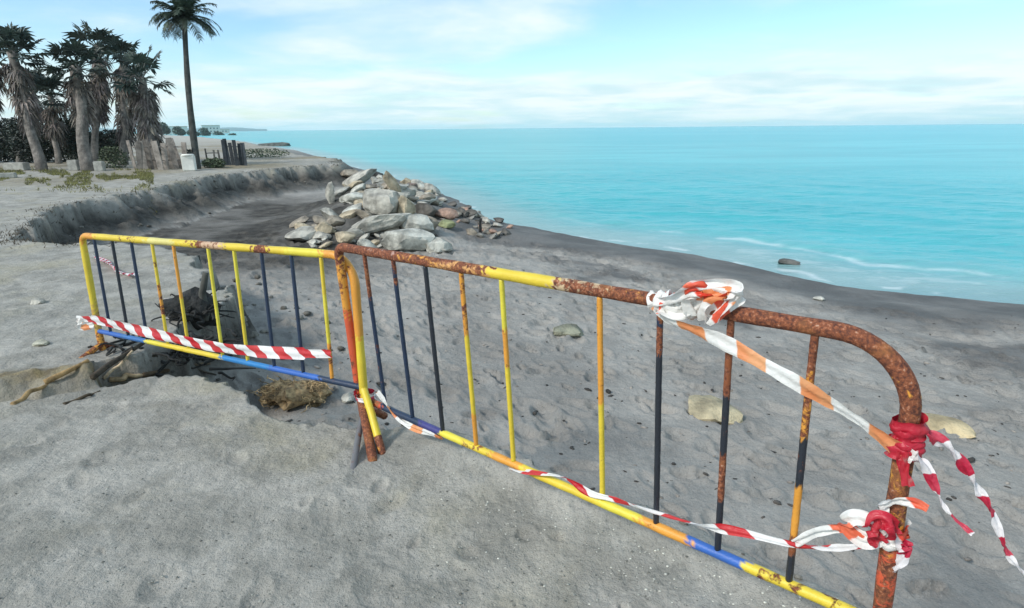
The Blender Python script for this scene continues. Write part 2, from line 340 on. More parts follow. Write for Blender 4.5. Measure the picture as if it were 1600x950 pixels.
bank = np.exp(-((K-.35)/.38)**2)*sstep(0, .05, K)*sstep(1, .97, K); bank = np.where(rr < 4, bank*.8, bank)
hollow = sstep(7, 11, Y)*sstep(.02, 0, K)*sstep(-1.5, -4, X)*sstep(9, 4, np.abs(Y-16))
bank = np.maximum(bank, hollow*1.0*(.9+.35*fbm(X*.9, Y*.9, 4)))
soil = LW*np.exp(-((LN+.18)/.20)**2)*(.75+.5*fbm(X*6, Y*6, 3)); soil = np.clip(soil, 0, 1)
soil = np.maximum(soil, sstep(.98, 1, K)*np.clip(.15+.6*fbm(X*.25, Y*.25+5, 4), 0, .6)*sstep(-7, -10, X)*sstep(19, 23, rr))
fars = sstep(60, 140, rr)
gnd = fast_mesh('ground', np.stack([X, Y, Z], -1).reshape(-1, 3), quads[:, ::-1], GM, {'wet': np.clip(wet, 0, 1), 'top': K, 'bank': np.clip(bank, 0, 1), 'soil': soil, 'far': fars}); tag(gnd, kind='structure')

# ------------------------------------------------------------------ sea
rs = np.concatenate([np.geomspace(9, 120, 520)[:-1], np.geomspace(120, 6200, 120)]); an = np.radians(np.arange(-70, 100, .28)); R2, A2 = np.meshgrid(rs, an, indexing='ij'); X2 = R2*np.sin(A2); Y2 = R2*np.cos(A2)
ds2 = pdist(X2, Y2, SHORE)*np.where(inside(X2, Y2, LAND), 1, -1); dd = -ds2
ph = dd+0.9*fbm(X2*.12, Y2*.12, 3)+.35*fbm(X2*.5, Y2*.5, 3)
wave = 0.035*np.sin(ph*2*np.pi/3.4)*sstep(0, 3, dd)*sstep(60, 10, R2)+.10*np.exp(-((ph-3.3)/.42)**2)*(.5+.5*sstep(-.2, .4, fbm(X2*.16+4, Y2*.16, 3)))*sstep(-2, 6, X2)
wave += .025*fbm(X2*1.1, Y2*2.2, 3)*sstep(0, 3, dd)*sstep(80, 20, R2)
foam = .42*np.exp(-((ph-2.75)/.15)**2)*sstep(-.7, .3, fbm(X2*1.4, Y2*1.4, 4)+.1)*sstep(0, 7, X2)*1.0
foam = np.maximum(foam, .45*np.exp(-((dd-.12-.35*fbm(X2*.7, Y2*.7, 3))/.10)**2)*sstep(-.3, .4, fbm(X2*2.4, Y2*2.4, 4)))
foam = np.maximum(foam, .2*np.exp(-((ph-1.6)/.7)**2)*sstep(.05, .5, fbm(X2*2, Y2*4, 5))*sstep(2, 7, X2))
keep = (dd > -2.5); n2, m2 = X2.shape; qi = (np.arange(n2-1)[:, None]*m2+np.arange(m2-1)[None]); kk = keep[:-1, :-1] | keep[1:, 1:]
qi = qi[kk]; Q = np.stack([qi, qi+m2, qi+m2+1, qi+1], 1); used = np.unique(Q); rem = np.zeros(n2*m2, int); rem[used] = np.arange(len(used))
V = np.stack([X2, Y2, SEA+wave], -1).reshape(-1, 3)[used]
sea = fast_mesh('sea', V, rem[Q], SM, {'depth': np.clip(dd, 0, 200).ravel()[used], 'foam': np.clip(foam, 0, 1).ravel()[used]}); tag(sea, kind='structure')

# ------------------------------------------------------------------ crowd barriers
YEL = (.74, .56, .045); ORA = (.74, .33, .045); BLU = (.035, .13, .46); NAV = (.018, .035, .075); BLK = (.02, .025, .035); RUS = (.25, .08, .03); LIM = (.74, .64, .06); RED = (.62, .10, .04)
def seg(*s):   # colour along a tube: (until, colour, rustiness)
    def f(t):
        for u, c, r in s:
            if t <= u: return c+(r,)
        return s[-1][1]+(s[-1][2],)
    return f
def frame_matrix(x, y, z, yaw, sl_, ti):
    e = Vector((math.cos(yaw)*math.cos(sl_), math.sin(yaw)*math.cos(sl_), math.sin(sl_))); n = Vector((-math.sin(yaw), math.cos(yaw), 0)); up = e.cross(n).normalized()
    up2 = math.cos(ti)*up+math.sin(ti)*n; n2 = up2.cross(e)
    return Matrix(((e[0], n2[0], up2[0], x), (e[1], n2[1], up2[1], y), (e[2], n2[2], up2[2], z), (0, 0, 0, 1)))
def dense(path, step=.012):
    P = [Vector(p) for p in path]; o = []
    for a, b_ in zip(P[:-1], P[1:]):
        n = max(1, int((b_-a).length/step)); o += [a.lerp(b_, i/n) for i in range(n)]
    return o+[P[-1]]
def arc(c, r, a0, a1, n=8): return [(c[0]+r*math.cos(a0+(a1-a0)*i/n), 0, c[1]+r*math.sin(a0+(a1-a0)*i/n)) for i in range(n+1)]
def bar_tube(path, rad, colf, name, root, wob=.0):
    m = MB(); P = dense(path); P = [p+Vector((wob*math.sin(i*.05+wob*999), wob*math.cos(i*.043), 0)) for i, p in enumerate(P)]
    m.tube(P, lambda t: rad*(1+.05*math.sin(t*97+rad*5000)*math.sin(t*41)), 12, colf); return m.build(name, STEEL, root)

B2 = frame_matrix(-.86, 2.953, .159, -.712, .028, -.036); B2e = empty('crowd_barrier', mat=B2)
tag(B2e, 'heavily rusted crowd barrier nearest the camera, its last bars wrapped in loose striped tape', 'barrier', 'crowd barriers along the eroded ledge')
H = .862; X1 = 2.505; r_ = .19
P = [(.014, 0, -.21), (0, 0, .0), (-.003, 0, H-.07)]+[(p[0], 0, p[2]) for p in arc((.05, H-.055), .055, math.pi, math.pi/2, 6)]
P += [(X1-r_, 0, H-.004)]+arc((X1-r_, H-r_-.004), r_, math.pi/2, 0, 12)+[(X1+.005, 0, .3), (X1+.02, 0, -.17)]
bar_tube(P, .0240, seg((.045, RUS, .62), (.10, RED, .42), (.16, RED, .30), (.225, ORA, .42), (.285, RUS, .72), (.345, (.45, .26, .2), .58), (.40, ORA, .50), (.47, (.70, .36, .12), .52), (.54, YEL, .28), (.59, (.62, .46, .28), .50), (.63, ORA, .60), (.66, (.50, .22, .08), .60), (.73, (.40, .17, .07), .62), (.74, (.3, .04, .03), .6), (.80, RUS, .8), (.90, ORA, .52), (1, RED, .50)), 'frame', B2e)
bar_tube([(.02, 0, .0), (X1, 0, 0)], .018, seg((.07, RED, .5), (.20, NAV, .28), (.27, (.05, .05, .2), .3), (.32, LIM, .25), (.40, YEL, .38), (.47, ORA, .35), (.52, YEL, .3), (.63, YEL, .25), (.70, LIM, .25), (.775, ORA, .34), (.855, BLU, .18), (1, YEL, .40)), 'lower_rail', B2e)
k = .227
cols2 = {1: seg((.3, NAV, .3), (.75, NAV, .35), (1, RUS, .6)), 2: seg((.85, NAV, .2), (1, NAV, .5)), 3: seg((1, BLK, .2)), 4: seg((.2, ORA, .3), (.65, YEL, .22), (1, ORA, .45)), 5: seg((.55, YEL, .15), (.75, ORA, .4), (1, LIM, .12)), 7: seg((.5, YEL, .25), (1, ORA, .34)), 8: seg((.8, BLK, .26), (1, NAV, .5)), 9: seg((.25, BLK, .3), (.45, RUS, .56), (.7, BLK, .35), (1, RUS, .45)), 10: seg((.13, BLK, .3), (.2, RUS, .4), (.42, ORA, .36), (.62, BLK, .35), (.88, ORA, .52), (1, RUS, .6))}
for i, cf in cols2.items():
    bar_tube([(i*k, 0, .012), (i*k, 0, H-.02)], .0107, cf, 'bar', B2e, .0015)
def foot(root, s, h, out_, drop, col):
    m = MB(); m.tube(dense([(s, 0, h), (s+.0, out_*.25, h-.02), (s, out_, h-drop)]), .022, 8, col); return m.build('foot', STEEL, root)
def long_foot(root, Mx, start, px, py, rad, col):     # splayed leg from the post down to the sand on this side
    a = Vector(start); b_ = Mx.inverted() @ (hit(px, py)[0]-Vector((0, 0, .015))); m = MB(); m.tube(dense([a, a.lerp(b_, .45)+Vector((0, 0, .02)), b_]), rad, 10, col); return m.build('foot', STEEL, root)
long_foot(B2e, B2, (.008, 0, -.03), 583, 720, .024, seg((.4, RUS, .6), (1, RUS, .75))); long_foot(B2e, B2, (.012, 0, -.10), 550, 738, .017, seg((1, (.16, .16, .17), .36)))
foot(B2e, X1+.015, -.1, -.2, .08, seg((1, RUS, .6)))

q = .86
B1 = frame_matrix(-3.0263, 4.0936, .1457, -.495, .037, .063); B1e = empty('crowd_barrier', mat=B1)
tag(B1e, 'mostly yellow crowd barrier farther off, standing over the washed-out gully', 'barrier', 'crowd barriers along the eroded ledge')
H1 = .73; XL = -.165; XR = 2.50
P = [(XL+.02, 0, -.22), (XL, 0, 0), (XL, 0, H1-.08)]+arc((XL+.06, H1-.06), .06, math.pi, math.pi/2, 6)+[(XR-.16, 0, H1)]+arc((XR-.16, H1-.16), .16, math.pi/2, 0, 10)+[(XR+.005, 0, 0), (XR+.03, 0, -.30)]
bar_tube(P, .0235, seg((.05, ORA, .45), (.09, (.55, .36, .08), .38), (.20, YEL, .28), (.24, ORA, .36), (.30, YEL, .16), (.38, YEL, .38), (.45, (.7, .62, .2), .30), (.50, YEL, .40), (.56, (.6, .4, .25), .46), (.62, YEL, .22), (.645, RUS, .6), (.68, YEL, .30), (.74, LIM, .14), (.80, ORA, .36), (.87, ORA, .26), (.94, YEL, .22), (1, ORA, .5)), 'frame', B1e)
bar_tube([(XL, 0, .0), (XR, 0, 0)], .018, seg((.12, BLU, .22), (.24, (.04, .16, .42), .22), (.31, LIM, .2), (.40, YEL, .24), (.55, YEL, .28), (.72, (.02, .20, .50), .18), (.88, BLU, .16), (1, NAV, .3)), 'lower_rail', B1e)
s1 = [0, .272, .548, .83, 1.103, 1.516, 1.801, 2.083, 2.371, 2.638]
cols1 = [seg((1, NAV, .15)), seg((1, BLK, .15)), seg((1, NAV, .2)), seg((.3, YEL, .3), (.6, ORA, .45), (1, YEL, .35)), seg((.5, YEL, .2), (1, ORA, .36)), seg((1, LIM, .12)), seg((.7, YEL, .12), (1, LIM, .2)), seg((1, NAV, .15)), seg((1, NAV, .18)), seg((.3, ORA, .4), (.7, LIM, .15), (1, YEL, .3))]
for s_, cf in zip(s1, cols1): bar_tube([(s_*q, 0, .012), (s_*q, 0, H1-.015)], .0107, cf, 'bar', B1e, .0015)
foot(B1e, XL+.015, -.10, -.16, .08, seg((1, ORA, .5))); foot(B1e, XL+.015, -.10, .14, .10, seg((1, RUS, .5))); foot(B1e, XR+.02, -.12, .14, .10, seg((1, RUS, .5))); long_foot(B1e, B1, (XR+.004, 0, .0), 598, 708, .021, seg((.75, YEL, .3), (1, ORA, .55)))

# ------------------------------------------------------------------ warning tape
def ribbon(name, pts, width, mat, root, twist=None, n=14, fold=0.0, jit=0.0, u0=0, seed=1, side=None, sag=0):
    P = spline(pts, n); m = len(P); rg = random.Random(seed); vs = []; uv = []; fs = []; L = u0; NC = 7
    ref = Vector(side) if side else Vector((0, 0, 1)); ph = rg.uniform(0, 6)
    for i, p in enumerate(P):
        t = i/(m-1); T = (P[min(i+1, m-1)]-P[max(i-1, 0)]).normalized()
        if i: L += (p-P[i-1]).length
        a = ref-T*ref.dot(T)
        if a.length < 1e-3: a = T.orthogonal()
        a.normalize(); bq = T.cross(a); an_ = twist(t) if twist else 0
        w_ = width(t) if callable(width) else width
        c, s = math.cos(an_), math.sin(an_); A = a*c+bq*s; Bn = -a*s+bq*c
        for j in range(NC):
            v = (j/(NC-1)-.5)*w_; zz = fold*w_*math.sin(j*1.6+ph+t*9)+jit*math.sin(i*.7+j*1.3+ph)*rg.uniform(.3, 1)
            vs.append(p+A*v*(1-abs(fold)*.5)+Bn*zz); uv.append((L, (j/(NC-1)-.5)*w_))
    for i in range(m-1):
        for j in range(NC-1): fs.append((i*NC+j, i*NC+j+1, (i+1)*NC+j+1, (i+1)*NC+j))
    return mesh_obj(name, vs, fs, mat, root, True, None, uv)
def on(Mx, px, py, off=0.0):    # a point of a barrier's plane (offset towards the camera)
    d = Vector(ray(px, py)); o = Mx.translation; n = Vector((Mx[0][1], Mx[1][1], Mx[2][1])); e = Vector((0, 0, EYE))
    o2 = o-n*off; t = (o2-e).dot(n)/d.dot(n); return e+d*t
def P2(px, py, off=0.0): return Mi2 @ on(B2, px, py, off)
def P1(px, py, off=0.0): return Mi1 @ on(B1, px, py, off)
Mi2 = B2.inverted(); Mi1 = B1.inverted()
# a: broad tape along the foot of the far barrier
t = empty('warning_tape', mat=B1); tag(t, 'wide red and white striped tape stretched low across the far yellow barrier', 'tape', 'strips of warning tape')
ribbon('strand', [P1(120, 498, .05), P1(150, 500, .04), P1(200, 512, .032), P1(260, 526, .032), P1(330, 541, .034), P1(400, 549, .034), P1(460, 552, .034), P1(517, 553, .036)], lambda u: .075 if .12 < u < .9 else .05, TRED, t, lambda u: .28*math.sin(u*13)+.15*math.sin(u*31), 16, .07, .003, seed=3)
ribbon('loose_end', [P1(128, 500, .05), P1(122, 505, .06), P1(128, 512, .05), P1(146, 508, .03)], .05, TORG, t, None, 10, .12, .003, seed=5)
# b: scrap on the sand seen between the dark bars
t = empty('tape_scrap'); tag(t, 'faded scrap of red and white tape lying on sand behind the far barrier\'s dark bars', 'tape', 'strips of warning tape')
pts = [hit(150, 404)[0], hit(165, 412)[0], hit(185, 428)[0], hit(210, 434)[0]]
ribbon('strand', [p+Vector((0, 0, .035)) for p in pts], .11, TMAG, t, lambda u: .9+.5*math.sin(u*8), 14, .1, .006, seed=8)
# c: diagonal faded tape with its knots
t = empty('warning_tape', mat=B2); tag(t, 'sun-faded orange and white tape running diagonally from the top rail to the post', 'tape', 'strips of warning tape')
ribbon('strand', [P2(1022, 476, .03), P2(1045, 500, .035), P2(1090, 517, .035), P2(1143, 541, .032), P2(1200, 573, .03), P2(1268, 612, .028), P2(1340, 656, .028), P2(1400, 700, .03), P2(1428, 716, .035)], lambda u: .046+.008*math.sin(u*23), TORG, t, lambda u: .3*math.sin(u*11)+.2, 18, .06, .0015, seed=11)
def wraps(name, root, c, ax, rad, ln, turns, w_, mat, seed, jag=.012):
    rg = random.Random(seed); c = Vector(c); ax = Vector(ax).normalized(); a = ax.orthogonal().normalized(); b_ = ax.cross(a); pts = []
    n = int(turns*8)
    for i in range(n+1):
        th = 2*math.pi*i/8; r = rad+rg.uniform(0, jag); pts.append(c+ax*(ln*(i/n-.5)+rg.uniform(-.004, .004))+a*(r*math.cos(th))+b_*(r*math.sin(th)))
    return ribbon(name, pts, w_, mat, root, lambda u: .25*math.sin(u*17+seed), 6, .10, .002, seed=seed, side=tuple(ax))
zr = H-.004
kn = empty('knot'); kn.parent = t
kx = [P2(x, y, .0)[0] for x, y in ((1030, 476), (1130, 490))]
wraps('wrap', kn, (kx[0]+.012, 0, zr-.003), (1, 0, 0), .026, .05, 2.2, .05, TKNOT, 31)
wraps('wrap', kn, (kx[0]+.11, 0, zr), (1, 0, 0), .027, .07, 2.3, .05, TKNOT, 37)
ribbon('bow', [P2(1024, 478, .03), P2(1050, 470, .045), P2(1075, 457, .05), P2(1100, 453, .04), P2(1092, 470, .03), P2(1062, 488, .035), P2(1030, 478, .04)], .055, TKNOT, kn, lambda u: .6*math.sin(u*8), 10, .2, .004, seed=41)
ribbon('bow', [P2(1085, 492, .03), P2(1078, 458, .04), P2(1110, 450, .03), P2(1146, 453, .02), P2(1154, 462, .03), P2(1128, 478, .035), P2(1105, 498, .03)], .06, TKNOT, kn, lambda u: .5*math.sin(u*7+1), 10, .2, .004, u0=.10, seed=43)
ribbon('bow', [P2(1095, 500, .03), P2(1100, 468, .045), P2(1130, 458, .03), P2(1140, 470, .035), P2(1118, 496, .03)], .05, TORG, kn, lambda u: .7*math.sin(u*7+2), 10, .2, .004, u0=.03, seed=44)
pz = P2(1418, 690)
m_red = tapemat('dark_red_tape', (.48, .012, .03), (.55, .03, .05), .2, .4, (.62, .03, .06))
wraps('wrap', t, (X1, 0, pz[2]+.012), (.02, 0, 1), .027, .085, 3.2, .055, m_red, 51)
ribbon('loose_end', [P2(1410, 705, .04), P2(1412, 735, .04), P2(1420, 760, .045)], .03, m_red, t, None, 10, .2, .003, seed=52)
ribbon('streamer', [P2(1425, 712, .03), P2(1445, 727, .03), P2(1460, 760, .03), P2(1475, 790, .03), P2(1492, 810, .04), P2(1520, 835, .06)], lambda u: .05-.037*min(1, u*1.8), TMAG, t, lambda u: u*9, 12, .15, .002, seed=53)
ribbon('streamer', [P2(1436, 678, .0), P2(1460, 684, -.02), P2(1495, 712, -.04), P2(1525, 760, -.05), P2(1550, 800, -.05), P2(1568, 850, -.05), P2(1585, 880, -.05), P2(1620, 915, -.05)], lambda u: .045-.026*min(1, u*1.5), TMAG, t, lambda u: u*19, 16, .15, .002, u0=.05, seed=54)
# d: thin tape along the lower rail with the knot on the end post
t = empty('warning_tape', mat=B2); tag(t, 'thin twisted red and white tape along the near barrier\'s lower rail with a bow', 'tape', 'strips of warning tape')
ribbon('strand', [P2(796, 733, .02), P2(830, 738, .024), P2(880, 746, .024), P2(920, 770, .02), P2(965, 782, .015), P2(1030, 802, .016), P2(1090, 820, .016), P2(1150, 830, .016), P2(1240, 851, .016), P2(1300, 856, .02), P2(1372, 852, .03)], lambda u: .030+.008*math.sin(u*31), TRED, t, lambda u: .6+math.sin(u*15)*1.1, 16, .12, .001, seed=61)
ribbon('loop', [P2(1242, 850, .02), P2(1275, 832, .03), P2(1320, 826, .04), P2(1350, 838, .04), P2(1372, 838, .035)], .03, TKNOT, t, lambda u: .5*math.sin(u*7), 10, .15, .002, seed=62)
pz = P2(1392, 832)
kn = empty('knot'); kn.parent = t
wraps('wrap', kn, (X1+.004, 0, pz[2]), (.03, 0, 1), .026, .06, 2.5, .045, TKNOT, 63)
ribbon('bow', [P2(1380, 840, .03), P2(1350, 845, .04), P2(1322, 820, .05), P2(1335, 808, .05), P2(1365, 815, .05), P2(1388, 832, .04)], .045, TKNOT, kn, lambda u: .4*math.sin(u*8), 10, .15, .003, u0=.09, seed=64)
ribbon('bow', [P2(1375, 850, .05), P2(1360, 830, .06), P2(1372, 812, .06), P2(1392, 820, .06), P2(1396, 838, .05)], .05, m_red, kn, lambda u: .6*math.sin(u*6), 10, .2, .004, seed=65)
ribbon('bow', [P2(1385, 820, .03), P2(1378, 796, .04), P2(1395, 784, .04), P2(1430, 786, .03), P2(1450, 795, .03)], lambda u: .042-.02*u, TKNOT, kn, lambda u: .7*math.sin(u*5), 10, .2, .003, u0=.02, seed=66)
ribbon('loose_end', [P2(1395, 840, .03), P2(1405, 860, .03), P2(1417, 850, .03), P2(1410, 872, .03), P2(1398, 890, .03)], .03, TMAG, kn, lambda u: u*5, 10, .2, .003, seed=67)
# e: remnant tied round the middle posts
t = empty('tape_scrap', mat=B2); tag(t, 'dirty scrap of red and white tape tied round the two middle posts low down', 'tape', 'strips of warning tape')
wraps('wrap', t, (.055, 0, .02), (.05, 0, 1), .052, .03, 1.6, .028, TMAG, 71)
ribbon('loose_end', [P2(590, 612, .02), P2(610, 640, .01), P2(630, 658, .01), P2(645, 668, .01), P2(690, 684, .012)], .035, TORG, t, lambda u: u*4, 10, .2, .003, seed=72)

# ------------------------------------------------------------------ rocks
ROCKG = simple('grey_rock', (.31, .30, .275), .9, .42, 2.6, .06, 7, usecol=True)
def rock_mesh(seed, sub=3, planes=10):
    rg = random.Random(seed); bm = bmesh.new(); bmesh.ops.create_icosphere(bm, subdivisions=sub, radius=1)
    pl = []
    for i in range(planes):
        v = Vector((rg.gauss(0, 1), rg.gauss(0, 1), rg.gauss(0, 1))).normalized(); pl.append((v, rg.uniform(.62, .95)))
    ox = rg.uniform(0, 99)
    for v in bm.verts:
        d = v.co.normalized(); r = 1.15
        for n, k_ in pl:
            c = d.dot(n)
            if c > .05: r = min(r, k_/c)
        v.co = d*r
    vs = np.array([v.co[:] for v in bm.verts]); nz = fbm(vs[:, 0]*2+vs[:, 2]*1.7+ox, vs[:, 1]*2-vs[:, 2]*1.3, 4)*.06+fbm(vs[:, 0]*7+vs[:, 2]*5+ox, vs[:, 1]*7-vs[:, 2]*6, 2)*.018
    vs = vs*(1+nz)[:, None]; fs = [tuple(w.index for w in f.verts) for f in bm.faces]; bm.free(); return vs, fs
RG = 'rocks and concrete slabs of the rubble pile'
def rock(px, py, w, h, tilt=0, col=(1, 1, 1), label=None, seed=None, yaw=None, lift=.25, group=RG, dep=.8, name='rock', pos=None, mat=None, sub=3, planes=14):
    if pos is None: p, t_ = hit(px, py+h*.5*.75)
    else: p, t_ = pos
    W_, H_ = w*t_/900, h*t_/900
    sd_ = seed if seed is not None else rnd.randint(0, 9999); vs, fs = rock_mesh(sd_, sub, planes)
    vs = vs*np.array([W_*.54, W_*.54*dep, H_*.58]); rg = random.Random(sd_)
    ty = Matrix.Rotation(math.radians(tilt), 3, 'Y') @ Matrix.Rotation(rg.uniform(-.25, .25), 3, 'X'); rz = Matrix.Rotation(rg.uniform(-.4, .4) if yaw is None else yaw, 3, 'Z')
    # tilt is seen from the camera: keep the long axis across the line of sight
    face = Matrix.Rotation(-math.atan2(p.x, p.y), 3, 'Z'); Rm = np.array(face @ ty @ rz if abs(tilt) > 5 else face @ rz @ ty); vs = vs @ Rm.T
    o = mesh_obj(name, vs, fs, mat or ROCKG, None, False, {'Col': ('FLOAT_COLOR', [tuple(col)+(1,)]*len(vs))})
    me = o.data; me.polygons.foreach_set('use_smooth', [True]*len(me.polygons)); me.set_sharp_from_angle(angle=math.radians(20)) if hasattr(me, 'set_sharp_from_angle') else None
    o.location = (p.x, p.y, p.z+H_*.5*(1-lift)+.0); tag(o, label or 'small grey rock lodged in the rubble pile', 'rock', group); return o
LT = (1.35, 1.33, 1.25); WH = (1.6, 1.62, 1.55); TAN = (1.45, 1.25, .95); BR = (.98, .88, .76); DK = (.4, .38, .36); PK = (1.25, .85, .7); GN = (.95, 1.05, .6)
main = [(556, 284, 66, 17, -32, LT, 'long pale slab leaning up to the top of the rubble pile'), (518, 304, 15, 36, 4, LT, 'narrow grey slab standing upright on the pile\'s left side'),
 (553, 311, 44, 15, -12, WH, 'whitish slab jutting left from the middle of the pile'), (551, 329, 40, 14, -20, WH, 'smaller whitish slab just under the jutting one'),
 (598, 322, 66, 48, 12, LT, 'largest squarish pale block in the middle of the rubble pile'), (614, 290, 18, 44, -24, TAN, 'tan slab leaning steeply at the top of the pile'),
 (634, 328, 30, 36, 20, TAN, 'sandy block right of the largest pale block'), (583, 353, 104, 27, -15, LT, 'longest light slab lying across the front of the pile'),
 (652, 352, 58, 26, 12, WH, 'pale block right of the longest front slab'), (640, 378, 78, 34, 8, WH, 'broad white block at the front foot of the pile behind the rail'), (684, 384, 44, 24, 15, WH, 'low white block at the front right foot of the pile'),
 (474, 367, 56, 18, -6, LT, 'flat pale rock lying at the far left foot of the pile'), (506, 360, 26, 24, 0, TAN, 'blocky beige rock at the pile\'s left foot'), (526, 347, 30, 18, 10, BR, 'brownish rock beside the longest front slab'),
 (645, 291, 22, 11, 5, (.7, .55, .5), 'dark plate-like piece on the seaward shoulder of the pile'), (699, 336, 36, 14, 6, PK, 'reddish flat rock toward the water end of the pile'), (698, 351, 22, 12, 0, GN, 'yellow-green stained stone on the seaward slope'), (668, 330, 36, 20, 14, DK, 'dark rock right of the sandy block'),
 (545, 272, 30, 14, 0, BR, 'brown rock at the back left crest of the pile'), (590, 276, 24, 16, 10, DK, 'dark rock on the crest between two leaning slabs'), (540, 372, 34, 20, 4, TAN, 'beige rock below the longest front slab'), (668, 352, 34, 20, 10, BR, 'brown rock between the white blocks and the sea')]
for i, (px, py, w, h, ti, c_, lb) in enumerate(main): rock(px, py, w, h, ti, c_, lb, seed=100+i, yaw=0, lift=.15, dep=.7)
rr_ = random.Random(21)
for i in range(190):
    u = rr_.random()
    if u < .45: px, py = rr_.gauss(600, 38), rr_.uniform(275, 385); lb = 'small rubble stone wedged among the large pale blocks'
    elif u < .85:
        s_ = rr_.random(); px = 600+190*s_+rr_.gauss(0, 10); py = 280+82*s_+rr_.uniform(-8, 14); lb = 'small dark stone on the seaward edge of the pile'
    else: px, py = rr_.gauss(500, 20), rr_.uniform(345, 385); lb = 'small stone scattered at the left foot of the pile'
    p, t_ = hit(px, py)
    if t_ > 36: continue
    w = rr_.uniform(10, 34)*(.6 if px > 680 else 1); c_ = rr_.choice([LT, LT, TAN, BR, (1.1, 1.1, 1.05), WH] if px < 670 else [BR, DK, DK, (.7, .7, .68), PK, LT])
    rock(px, py, w, w*rr_.uniform(.26, .52), rr_.uniform(-38, 38), c_, lb, seed=500+i, lift=.3, planes=9)
rock(1116, 636, 108, 24, 4, (1.35, 1.2, .85), 'flat buff stone on the beach seen between the dark bars', seed=901, planes=40, lift=.55, group='loose stones on the beach')
rock(1478, 661, 80, 20, 2, (1.55, 1.3, .85), 'flat yellowish stone on the beach right of the rusted end post', seed=907, planes=40, lift=.5, group='loose stones on the beach')
rock(885, 512, 60, 18, 0, (.8, .82, .65), 'low grey-green lump half buried in the beach', seed=911, lift=.75, group='loose stones on the beach')
_t = (SEA-.03-EYE)/ray(1228, 414)[2]
rock(1228, 411, 34, 10, 0, (.4, .4, .4), 'small dark rock lying in the shallow swash', seed=913, lift=.1, pos=(atdist(1228, 414, _t), _t), group='loose stones on the beach')
rock(1280, 466, 18, 8, 0, WH, 'tiny white stone on the damp sand near the water', seed=915, lift=.3, group='loose stones on the beach', sub=2)
rock(950, 611, 9, 9, 0, (.12, .12, .12), 'tiny black stone beside the single orange bar', seed=917, lift=.2, group='loose stones on the beach', sub=2)
rock(60, 470, 22, 9, 0, LT, 'small pale stone on the sand left of the far barrier', seed=921, lift=.4, group='stones on the sandy ledge', sub=2)
rock(64, 535, 26, 9, 0, (1.4, 1.4, 1.2), 'small pale stone above the root-filled ridge', seed=923, lift=.4, group='stones on the sandy ledge', sub=2)
rock(545, 622, 20, 14, 0, WH, 'small white pebble beside the fibrous root clump', seed=927, lift=.2, group='stones on the sandy ledge', sub=2)
# shell grit and pebbles: uncountable
def grit(name, n, region, smin, smax, mat, seed):
    rg = random.Random(seed); m = MB(); pts = []
    while len(pts) < n:
        px, py = region(rg); pts.append((px, py))
    A = flat([p[0] for p in pts], [p[1] for p in pts])
    for x, y, z in zip(A[0], A[1], A[2]):
        if z < -.15: continue
        s_ = rg.uniform(smin, smax); vs, fs = TINY[rg.randint(0, 5)]; a = rg.uniform(0, 6.28); c_, s2 = math.cos(a), math.sin(a)
        g = rg.choice([1, 1, .8, .6, .45, 1.1]); m.add([(x+s_*(v[0]*c_-v[1]*s2), y+s_*(v[0]*s2+v[1]*c_)*.7, z+s_*.12+s_*v[2]*.45) for v in vs], fs, (g, g, g*.95, 1))
    return m.build(name, mat)
TINY = [rock_mesh(70+i, 1, 8) for i in range(6)]
PEB = simple('shell_grit', (.62, .61, .56), .7, .15, 20, usecol=True)
def reg1(rg):
    u = rg.random(); return 640+620*u+rg.gauss(0, 30), 730+215*u+abs(rg.gauss(0, 60))-8
g = grit('shell_grit', 300, reg1, .0018, .0065, PEB, 3); tag(g, 'white shell grit and pebbles sprinkled over the near ledge', 'pebbles', kind='stuff')
def reg2(rg): return rg.uniform(-20, 1100), rg.uniform(600, 960)
g = grit('gravel', 1100, reg2, .0015, .0075, simple('fine_gravel', (.30, .30, .28), .85, .2, 20, usecol=True), 4); tag(g, 'fine grey gravel scattered thinly across the foreground', 'gravel', kind='stuff')

m = MB(); rg = random.Random(19)  # specks added to the beach, dark ones imitating shade in the footprints
A = flat([rg.uniform(330, 1650) for _ in range(550)], [rg.triangular(400, 960, 520) for _ in range(550)], -.9)
for x, y, z, ds_, k_ in zip(*A):
    if ds_ < 1.8 or k_ > .02: continue
    s_ = rg.uniform(.004, .016)*(1 if rg.random() < .85 else 1.8); vs, fs = TINY[rg.randint(0, 5)]; a = rg.uniform(0, 6.28); c_, s2 = math.cos(a), math.sin(a); g = rg.choice([.25, .35, .5, .7, 1.6, 2.6]); L = rg.uniform(1, 2.6)
    m.add([(x+s_*(v[0]*c_*L-v[1]*s2), y+s_*(v[0]*s2*L+v[1]*c_), z+s_*.2+s_*v[2]*.5) for v in vs], fs, (g, g*.97, g*.92, 1))
g = m.build('beach_crumbs', simple('beach_crumb', (.13, .12, .11), .9, .2, 20, usecol=True)); tag(g, 'crumbs strewn over the lower beach, the dark ones added as footprint shade', 'added specks', kind='stuff')
ed_all = [(np.array(a), np.array(b_)) for a, b_ in zip(EDGE[:-1], EDGE[1:]) if 1.5 < a[1] < 30 and a[0] < 1.2]
